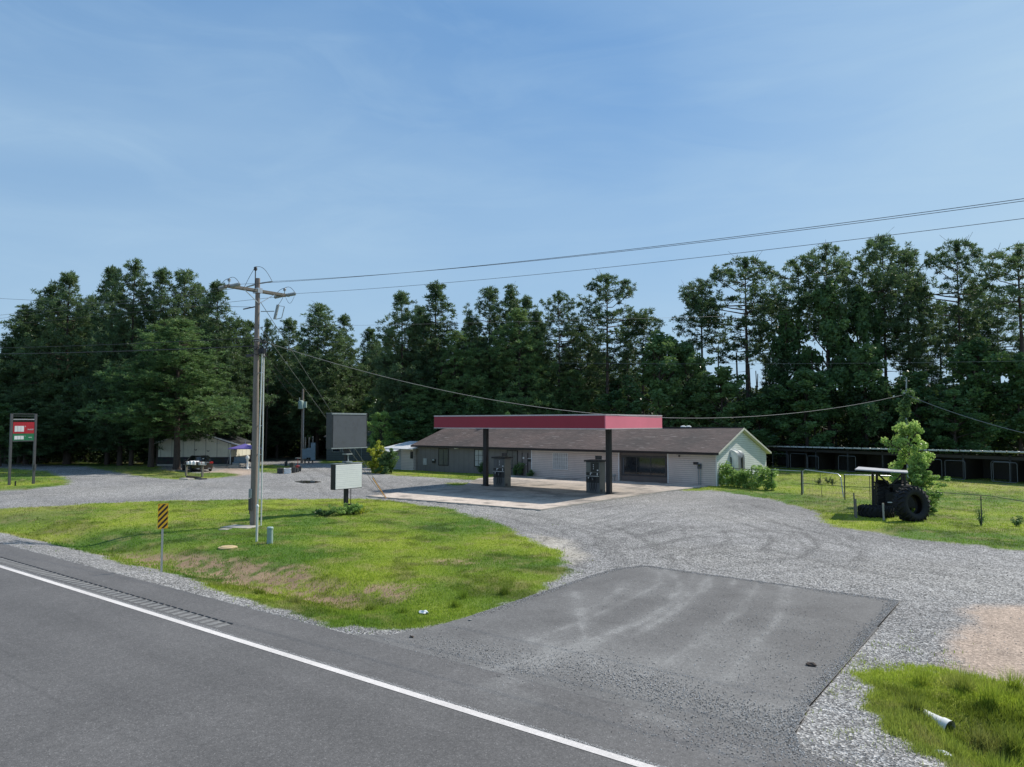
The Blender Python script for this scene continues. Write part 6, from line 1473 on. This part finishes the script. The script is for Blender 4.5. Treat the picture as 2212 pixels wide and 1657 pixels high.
FRONT = [  # bearing, top row, distance, style, seed, crown width m, words
    (18, 730, 84, 'full', 2, 6.0, 'small dark pine at the left edge of the photo beside the price sign'),
    (47, 660, 84, 'full', 3, 7.5, 'dark pine leftmost of the tall left grove, sloping shoulder'),
    (105, 615, 86, 'mid', 4, 6.5, 'dark pine behind the sloping one, with sky showing through its branches'),
    (146, 588, 82, 'full', 1, 7.2, 'tall dark pine with a rounded top, second peak of the left grove'),
    (190, 640, 88, 'mid', 6, 6.0, 'dark pine set back between the second and third peaks of the left grove'),
    (235, 575, 82, 'full', 2, 6.8, 'tall pine, third peak of the left grove'),
    (287, 562, 80, 'full', 3, 6.6, 'tallest pine of the left grove, with a narrow spike top'),
    (345, 579, 80, 'full', 1, 6.6, 'tall pine just right of the tallest one in the left grove'),
    (392, 583, 83, 'mid', 5, 5.4, 'pine with a tufted round top between the tall peaks of the left grove'),
    (425, 613, 86, 'mid', 4, 4.6, 'narrow pine set back left of the last peak of the left grove'),
    (464, 606, 80, 'full', 2, 6.6, 'tall pine, rightmost peak of the left grove'),
    (505, 690, 84, 'mid', 6, 6.5, 'dark pine filling the slope left of the power pole'),
    (536, 693, 90, 'full', 1, 6.0, 'low rounded pine top just left of the power pole'),
    (574, 690, 92, 'full', 3, 4.0, 'narrow pine just right of the power pole'),
    (623, 687, 90, 'full', 2, 6.8, 'pine left of the broad round pine behind the transformer pole'),
    (686, 657, 86, 'full', 3, 9.0, 'broad round topped pine behind the transformer pole'),
    (741, 679, 88, 'full', 1, 5.6, 'pine right of the broad round one, above the blank sign'),
    (797, 707, 92, 'full', 2, 6.0, 'lower pine in the dip above the blank sign'),
    (862, 631, 86, 'full', 1, 7.4, 'tall rounded pine left of the pointed twin above the store'),
    (905, 660, 90, 'mid', 4, 5.5, 'pine set back between the rounded and the pointed pine'),
    (941, 608, 86, 'full', 2, 7.4, 'tall pointed pine above the left end of the canopy'),
    (1012, 690, 90, 'mid', 6, 4.4, 'short ragged pine in the gap right of the pointed pine'),
    (1058, 621, 88, 'mid', 5, 5.4, 'pine with an airy crown left of the taller spire behind the canopy'),
    (1102, 617, 86, 'full', 3, 6.4, 'tall pine with a thin spire above the middle of the canopy'),
    (1135, 640, 88, 'full', 1, 5.4, 'pine leaning on the right of the spire pine'),
    (1160, 668, 86, 'full', 2, 4.8, 'shorter dark pine left of the slender isolated one'),
    (1205, 629, 85, 'open', 7, 5.0, 'slender isolated pine with a diamond shaped crown'),
    (1255, 700, 88, 'mid', 4, 6.0, 'low dark pine between the slender and the big umbrella pine'),
    (1312, 593, 83, 'open', 9, 8.4, 'big umbrella shaped pine above the right end of the canopy'),
    (1388, 680, 85, 'open', 8, 6.0, 'smaller pine stepping down right of the umbrella pine'),
    (1518, 603, 84, 'open', 8, 6.6, 'thin trunked pine with layered flat branches right of the sky gap'),
    (1616, 554, 84, 'open', 9, 10.0, 'massive wide crowned pine above the store gable'),
    (1668, 650, 90, 'open', 7, 6.0, 'lower pine on the right shoulder of the massive pine'),
    (1726, 566, 84, 'open', 8, 7.4, 'pine with a flat ragged crown right of the massive pine'),
    (1795, 529, 82, 'open', 7, 7.6, 'tall pine with a rounded open crown above the kennels'),
    (1866, 553, 86, 'open', 8, 6.4, 'pine set back left of the tallest pair on the right'),
    (1915, 509, 82, 'open', 9, 8.0, 'tallest pine of the right grove, dense top'),
    (1968, 538, 82, 'mid', 5, 6.2, 'pine standing against the right side of the tallest one'),
    (2030, 650, 88, 'open', 7, 6.0, 'lower pine in the gap left of the lone high crown'),
    (2079, 517, 80, 'open', 9, 8.0, 'lone pine with a heavy high crown near the right edge'),
    (2118, 615, 86, 'mid', 5, 5.0, 'small crowned pine right of the lone high pine'),
    (2215, 528, 74, 'open', 8, 9.0, 'pine cut by the right edge of the photo, long bare branches'),
    (2165, 640, 86, 'open', 7, 7.0, 'ragged pine low behind the one at the right edge'),
]
for u, v, Y, st_, sd_, wd_, lb in FRONT:
    if 530 < u < 850: Y += 12
    s, q = PD(u, Y); h = Hh(v, Y); plant((st_, sd_), s, q, h * 1.0, wd_ * (1.27 if st_ != 'open' else 1.08), lb)
# nearer, greener trees in front of the woods
for u, v, Y, st_, sd_, wd_, lb in (
    (385, 690, 73, 'full', 10, 9.5, 'broad bright green pine with low spreading boughs over the parked car'),
    (330, 735, 77, 'mid', 4, 7.0, 'pine with two dark bare trunks left of the spreading pine'),
    (445, 790, 82, 'full', 10, 6.5, 'pale green pine standing behind the cream house'),
    (262, 800, 80, 'full', 2, 7.0, 'low shaded pine left of the two bare trunks'),
    (150, 800, 82, 'full', 1, 9.0, 'low shaded pine behind the price sign'),
    (60, 830, 82, 'full', 3, 8.0, 'low shaded pine left of the price sign'),
    (600, 820, 98, 'full', 2, 6.0, 'low dark pine behind the purple canopy'),
    (985, 715, 84, 'full', 11, 7.0, 'round olive green pine in front of the pointed pine'),
    (1120, 668, 83, 'full', 11, 7.5, 'yellow green pine lit from behind above the canopy centre'),
    (905, 830, 82, 'full', 11, 5.5, 'small fresh green pine at the wood edge above the canopy left end'),
    (760, 860, 101, 'full', 3, 5.0, 'small shaded pine beyond the blank sign'),
    (1240, 800, 84, 'full', 10, 5.0, 'young pine under the slender isolated one'),
    (1690, 760, 82, 'mid', 5, 5.0, 'young pine under the massive crown'),
    (2010, 790, 80, 'mid', 6, 6.0, 'dense young pine under the right grove')):
    s, q = PD(u, Y); plant((st_, sd_), s, q, Hh(v, Y), wd_ * 1.25, lb)
for u, v, Y, sd_, wd_, lb in (
    (1425, 712, 80, 21, 9.0, 'light green broadleaf tree filling the sky gap above the store'),
    (1480, 730, 82, 23, 7.5, 'broadleaf tree left of the thin layered pine'),
    (1560, 790, 79, 22, 8.5, 'dark broadleaf tree above the store roof vents'),
    (1700, 670, 82, 22, 7.0, 'yellow green broadleaf crown right of the massive pine'),
    (1790, 600, 80, 21, 8.0, 'tall yellow green oak like crown in the right grove'),
    (1858, 610, 81, 23, 7.5, 'broadleaf crown with yellow top beside the tallest pine'),
    (1870, 740, 76, 21, 7.5, 'round broadleaf tree halfway down the right grove'),
    (1740, 790, 76, 23, 8.0, 'shaded broadleaf tree above the kennels, left part'),
    (1640, 850, 78, 21, 7.5, 'low broadleaf tree right behind the store gable'),
    (1985, 800, 74, 22, 8.0, 'shaded broadleaf tree above the vine covered post'),
    (2120, 722, 72, 23, 8.5, 'wide broadleaf tree near the right edge'),
    (2200, 760, 70, 21, 8.0, 'broadleaf tree cut by the right edge of the photo'),
    (2060, 840, 70, 22, 7.0, 'low broadleaf tree behind the right kennels'),
    (1330, 840, 80, 23, 6.5, 'low broadleaf tree behind the right end of the canopy'),
    (1180, 850, 82, 21, 6.0, 'low broadleaf tree behind the middle of the canopy'),
    (1020, 855, 80, 22, 6.0, 'low broadleaf tree behind the left half of the canopy'),
    (880, 880, 80, 23, 6.0, 'glossy broadleaf tree right of the pale young tree'),
    (805, 850, 99, 22, 5.0, 'dim broadleaf tree behind the pale young tree'),
    (5, 870, 78, 22, 6.0, 'shaded broadleaf tree at the left edge behind the price sign')):
    s, q = PD(u, Y); plant(('broad', sd_), s, q, Hh(v, Y), wd_, lb)
for (u, v, Y, key, wd_, lb, nm) in (
    (826, 886, 79, ('bright', 31), 3.4, 'pale green young tree standing behind the white shed', 'tree'),
    (852, 925, 79.5, ('bright', 32), 2.4, 'smaller pale sapling right of the pale young tree', 'tree'),
    (1096, 886, 76, ('bright', 31), 1.6, 'bright sapling tip showing above the left part of the canopy', 'tree'),
    (1113, 889, 76.5, ('bright', 32), 1.0, 'second bright sapling tip above the canopy, right one', 'tree')):
    s, q = PD(u, Y); plant(key, s, q, Hh(v, Y), wd_, lb, nm)
s, q = P(816, 1021); plant(('ybush', 42), s, q, 2.35, 2.0, 'yellow green bush glowing left of the white shed', 'bush')
s, q = P(836, 1023); plant(('bush', 41), s, q, 2.0, 2.0, 'dark green bush against the white shed wall', 'bush')
s, q = PD(1964, 39.4); plant(('bright', 31), s, q, Hh(905, 39.4), 2.5, 'fresh green young tree growing behind the big tractor tyre', 'tree')
s, q = PD(1987, 38.4); plant(('bright', 32), s, q, Hh(995, 38.4), 2.0, 'low leafy shoot spreading right of the young tree', 'tree')
# deep wood behind (dense rows)
rr = random.Random(5); cnt = 0
deep = [('full', 1), ('full', 2), ('mid', 4), ('mid', 6), ('mid', 5), ('open', 7)]
for row, (dy, sp) in enumerate(((9, 62), (17, 58), (27, 60))):
    u = -260 + row * 20
    while u < 2480:
        Yb = 88 + (14 if 540 < u < 900 else 0) - (4 if u > 1650 else 0) + dy + rr.uniform(-2, 2)
        if u < 520: tv = 660
        elif u < 820: tv = 735
        elif u < 1180: tv = 725
        elif u < 1300: tv = 745
        elif u < 1500: tv = 760
        else: tv = 835
        if u < 40: tv = 760
        tv += rr.uniform(-5, 55)
        s, q = PD(u, Yb); key = deep[rr.randrange(5)] if u < 1450 else deep[rr.choice((3, 4, 5, 5))]
        plant(key, s, q, Hh(tv, Yb), rr.uniform(5.5, 7.5), 'dark pine standing deep in the wood behind the front trees', 'tree', 'pines deep in the wood')
        u += sp * rr.uniform(.8, 1.25)
for pr in protos.values():
    if not pr[3]:
        for ch in list(pr[0].children): bpy.data.objects.remove(ch)
        bpy.data.objects.remove(pr[0])
# understory: leafy mass between the trunks, and scrub along the wood edge
rs = np.random.RandomState(8)
def under(name, n, umin, umax, y0, y1, ztop, size, mt, label, clump=240):
    uu = rs.uniform(umin, umax, clump); yy = rs.uniform(0, 1, clump)
    Yb = np.where(uu < 520, 84, np.where(uu < 880, 100, np.where(uu < 1450, 86, 84 - (uu - 1450) / 760 * 14)))
    YY_ = Yb + y0 + yy * (y1 - y0); x_ = (uu - 1106) / FO * YY_
    s_ = .8 * x_ - .6 * YY_; q_ = .6 * x_ + .8 * YY_
    zz_ = rs.uniform(0, 1, clump) ** 1.4 * ztop
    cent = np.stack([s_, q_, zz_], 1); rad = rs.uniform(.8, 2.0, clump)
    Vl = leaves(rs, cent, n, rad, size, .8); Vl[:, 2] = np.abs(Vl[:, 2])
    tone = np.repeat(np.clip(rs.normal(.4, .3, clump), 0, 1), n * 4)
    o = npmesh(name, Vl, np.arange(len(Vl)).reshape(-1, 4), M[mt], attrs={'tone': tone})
    return tag(o, label, 'undergrowth', kind='stuff')
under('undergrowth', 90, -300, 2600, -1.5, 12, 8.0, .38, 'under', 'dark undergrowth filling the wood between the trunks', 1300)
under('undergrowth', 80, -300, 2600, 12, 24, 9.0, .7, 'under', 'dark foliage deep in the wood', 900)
# thin trunks deep in the right wood
proto_t = None
for i in range(46):
    u = rr.uniform(1250, 2300) if i < 36 else rr.uniform(-50, 1200); Y = (84 if u < 1600 else 79) + rr.uniform(0, 12); s, q = PD(u, Y)
    if proto_t is None:
        proto_t = thing('sapling_trunk', 'thin bare trunk standing in the dark wood', 'tree', (s, q, 0), 0, 'thin bare trunks in the wood')
        m = MB(); m.tube([(0, 0, -.2), (.15, .1, 5), (-.1, .1, 11)], [.14, .10, .05], 6); m.build('trunk', M['bark'], proto_t, smooth=True)
        m = MB(); m.tube([(0.1, .1, 6), (1.0, .3, 7.2)], [.04, .01], 4); m.tube([(0, .1, 7.5), (-1.0, -.2, 8.7)], [.04, .01], 4); m.build('limb', M['bark'], proto_t)
    else: copy_thing(proto_t, (s, q, 0), rr.uniform(0, 6), None, (rr.uniform(.7, 1.6),) * 2 + (rr.uniform(.8, 1.3),))

# ------------------------------------------------------------------ ivy fence, vines, weeds
def leafmass(name, label, cat_, loc, cents, rads, n, size, mt, parent=None):
    Vl = leaves(rs, np.array(cents, float), n, np.array(rads, float), size, .9)
    tone = np.repeat(np.clip(rs.normal(.45, .3, len(cents)), 0, 1), n * 4)
    o = npmesh(name, Vl, np.arange(len(Vl)).reshape(-1, 4), M[mt], parent, attrs={'tone': tone})
    return o
iv0 = PD(1545, 54.3); iv1 = PD(1664, 50.2)
t = thing('ivy_fence', 'wire fence overgrown with green ivy beside the pale gable end', 'ivy fence', (*iv0, 0)); o_ = Vector((*iv0, 0))
m = MB(o_)
for k in (0, .33, .66, 1): p = Vector((*iv0, 0)).lerp(Vector((*iv1, 0)), k); m.tube([p, p + Vector((0, 0, 1.45))], .03, 6)
m.tube([Vector((*iv0, 1.3)), Vector((*iv1, 1.4))], .02, 6); m.build('fence_frame', M['darkgrey'], t)
cents = []; rads = []
for i in range(150):
    k = rs.uniform(0, 1); p = Vector((*iv0, 0)).lerp(Vector((*iv1, 0)), k)
    hmax = 1.75 if k < .28 else (1.15 if k < .62 else 1.65); hmax *= rs.uniform(.75, 1.05)
    cents.append((p.x - o_.x + rs.normal(0, .16), p.y - o_.y + rs.normal(0, .16), rs.uniform(.1, 1) * hmax)); rads.append(rs.uniform(.18, .36))
leafmass('ivy', None, None, None, cents, rads, 60, .14, 'leafbright', t)
cents = []; rads = []
for i in range(60):
    z = rs.uniform(5.0, Hh(842, 42.6)); off = .12 if z < 5.9 else .3
    cents.append((vp[0] + rs.normal(0, off * .5) + (rs.uniform(0, .5) * .8 if z > 5.9 else 0), vp[1] + rs.normal(0, off * .5) + (rs.uniform(0, .4) * .6 if z > 5.9 else 0), z)); rads.append(rs.uniform(.1, .26) if z > 5.7 else .12)
for z in np.arange(3.4, 5.8, .08): cents.append((vp[0] + rs.normal(0, .13) - .1, vp[1] + rs.normal(0, .13), z)); rads.append(.17)
o = leafmass('climbing_vine', None, None, None, [(a - vp[0], b - vp[1], c) for a, b, c in cents], rads, 60, .10, 'leaf'); o.location = (*vp, 0)
tag(o, 'green vine clump climbing the top of the grey service post', 'vine')
# weeds: sprawling plant at the pylon foot, stems along the store wall, fence weeds
def weed(label, s, q, h, r_, n=8, nl=14, mt='leafbright', size=.09, cat_='weed', group=None):
    cents = []; rads = []; m = MB()
    for i in range(n):
        a = rs.uniform(0, 6.28); d = r_ * rs.uniform(.1, 1); hh = h * rs.uniform(.5, 1)
        m.tube([(0, 0, 0), (d * .5 * math.cos(a), d * .5 * math.sin(a), hh * .6), (d * math.cos(a), d * math.sin(a), hh)], [.012, .009, .004], 4)
        for k in (.45, .75, 1): cents.append((d * k * math.cos(a), d * k * math.sin(a), hh * k)); rads.append(.05 + .1 * h)
    t = thing('weed', label, cat_, (s, q, hz(s, q)), 0, group); m.build('stem', M['leaf'], t)
    leafmass('foliage', None, None, None, cents, rads, nl, size, mt, t)
    return t
s, q = P(745, 1112); weed('sprawling leafy weed left of the pylon sign post', s, q, .42, 1.1, 16, 22, 'leafbright', .10)
s, q = P(765, 1112); weed('pale leafy weed at the foot of the pylon sign post', s, q, .5, .7, 12, 24, 'leafbright', .12)
s, q = P(785, 1110); weed('dry straggling weed right of the pylon sign post', s, q, .25, .9, 12, 12, 'leafyellow', .08)
s, q = P(700, 1116); weed('dark low weed clump in the shadow left of the pylon sign', s, q, .3, .7, 12, 26, 'leaf', .10)
for u, v, h, r_, lb in ((1180, 1028, 1.1, .3, 'weed at the grey store wall left of the left pump'), (1238, 1032, .8, .35, 'weed under the arched looking window'), (1262, 1036, 1.1, .25, 'thin weed left of the store door'), (1276, 1038, 1.3, .35, 'tall weed in front of the store door'), (1302, 1044, .7, .4, 'round weed at the corner of the white wall'), (1230, 1036, .6, .5, 'low weed patch right of the left pump')):
    s, q = P(u * .8848 if u > 1170 else u, v); s, _z = WS(u, 1150); weed(lb, s, 51.35, h, r_, 9, 22, 'under' if h < .7 else 'leaf', .11)
s, q = P(2118, 1136); weed('dry brushy weed at the foot of the thin fence post', s, q, .75, .3, 12, 8, 'leaf', .06)
s, q = P(2195, 1137); weed('low leafy weed near the right edge of the lawn', s, q, .4, .35, 9, 16, 'leaf', .07)
for u, v, lb in ((1768, 1046, 'weed at the gate bar'), (1790, 1044, 'dark weed stalks behind the middle of the gate'), (1798, 1047, 'weed stalks behind the right half of the gate')):
    s, q = P(u, v); weed(lb, s, q, .45, .35, 8, 10, 'under', .07)
rr = random.Random(44)
for i, (u, v, h) in enumerate(((2140, 1530, .5), (2080, 1500, .45), (1990, 1490, .35), (2180, 1590, .45), (2120, 1580, .35), (2060, 1620, .3), (1975, 1545, .3), (2195, 1500, .4), (2150, 1640, .35), (1000, 1300, .3), (985, 1318, .25), (800, 1300, .3), (640, 1300, .25), (1090, 1290, .3), (870, 1330, .2), (560, 1280, .25))):
    s, q = P(u, v, -.1)
    x_ = np.array([s]) + rs.normal(0, .055, 60); y_ = np.array([q]) + rs.normal(0, .055, 60)
    gcx = grass_col(x_, y_) * .8
    o = blades('grass_clump', x_, y_, np.hypot(x_, y_), np.full(60, h), np.full(60, .012), 3, gcx, .5, .03)
    tag(o, 'tall grass clump in the roadside ditch', 'grass clump', 'tall grass clumps in the ditch')
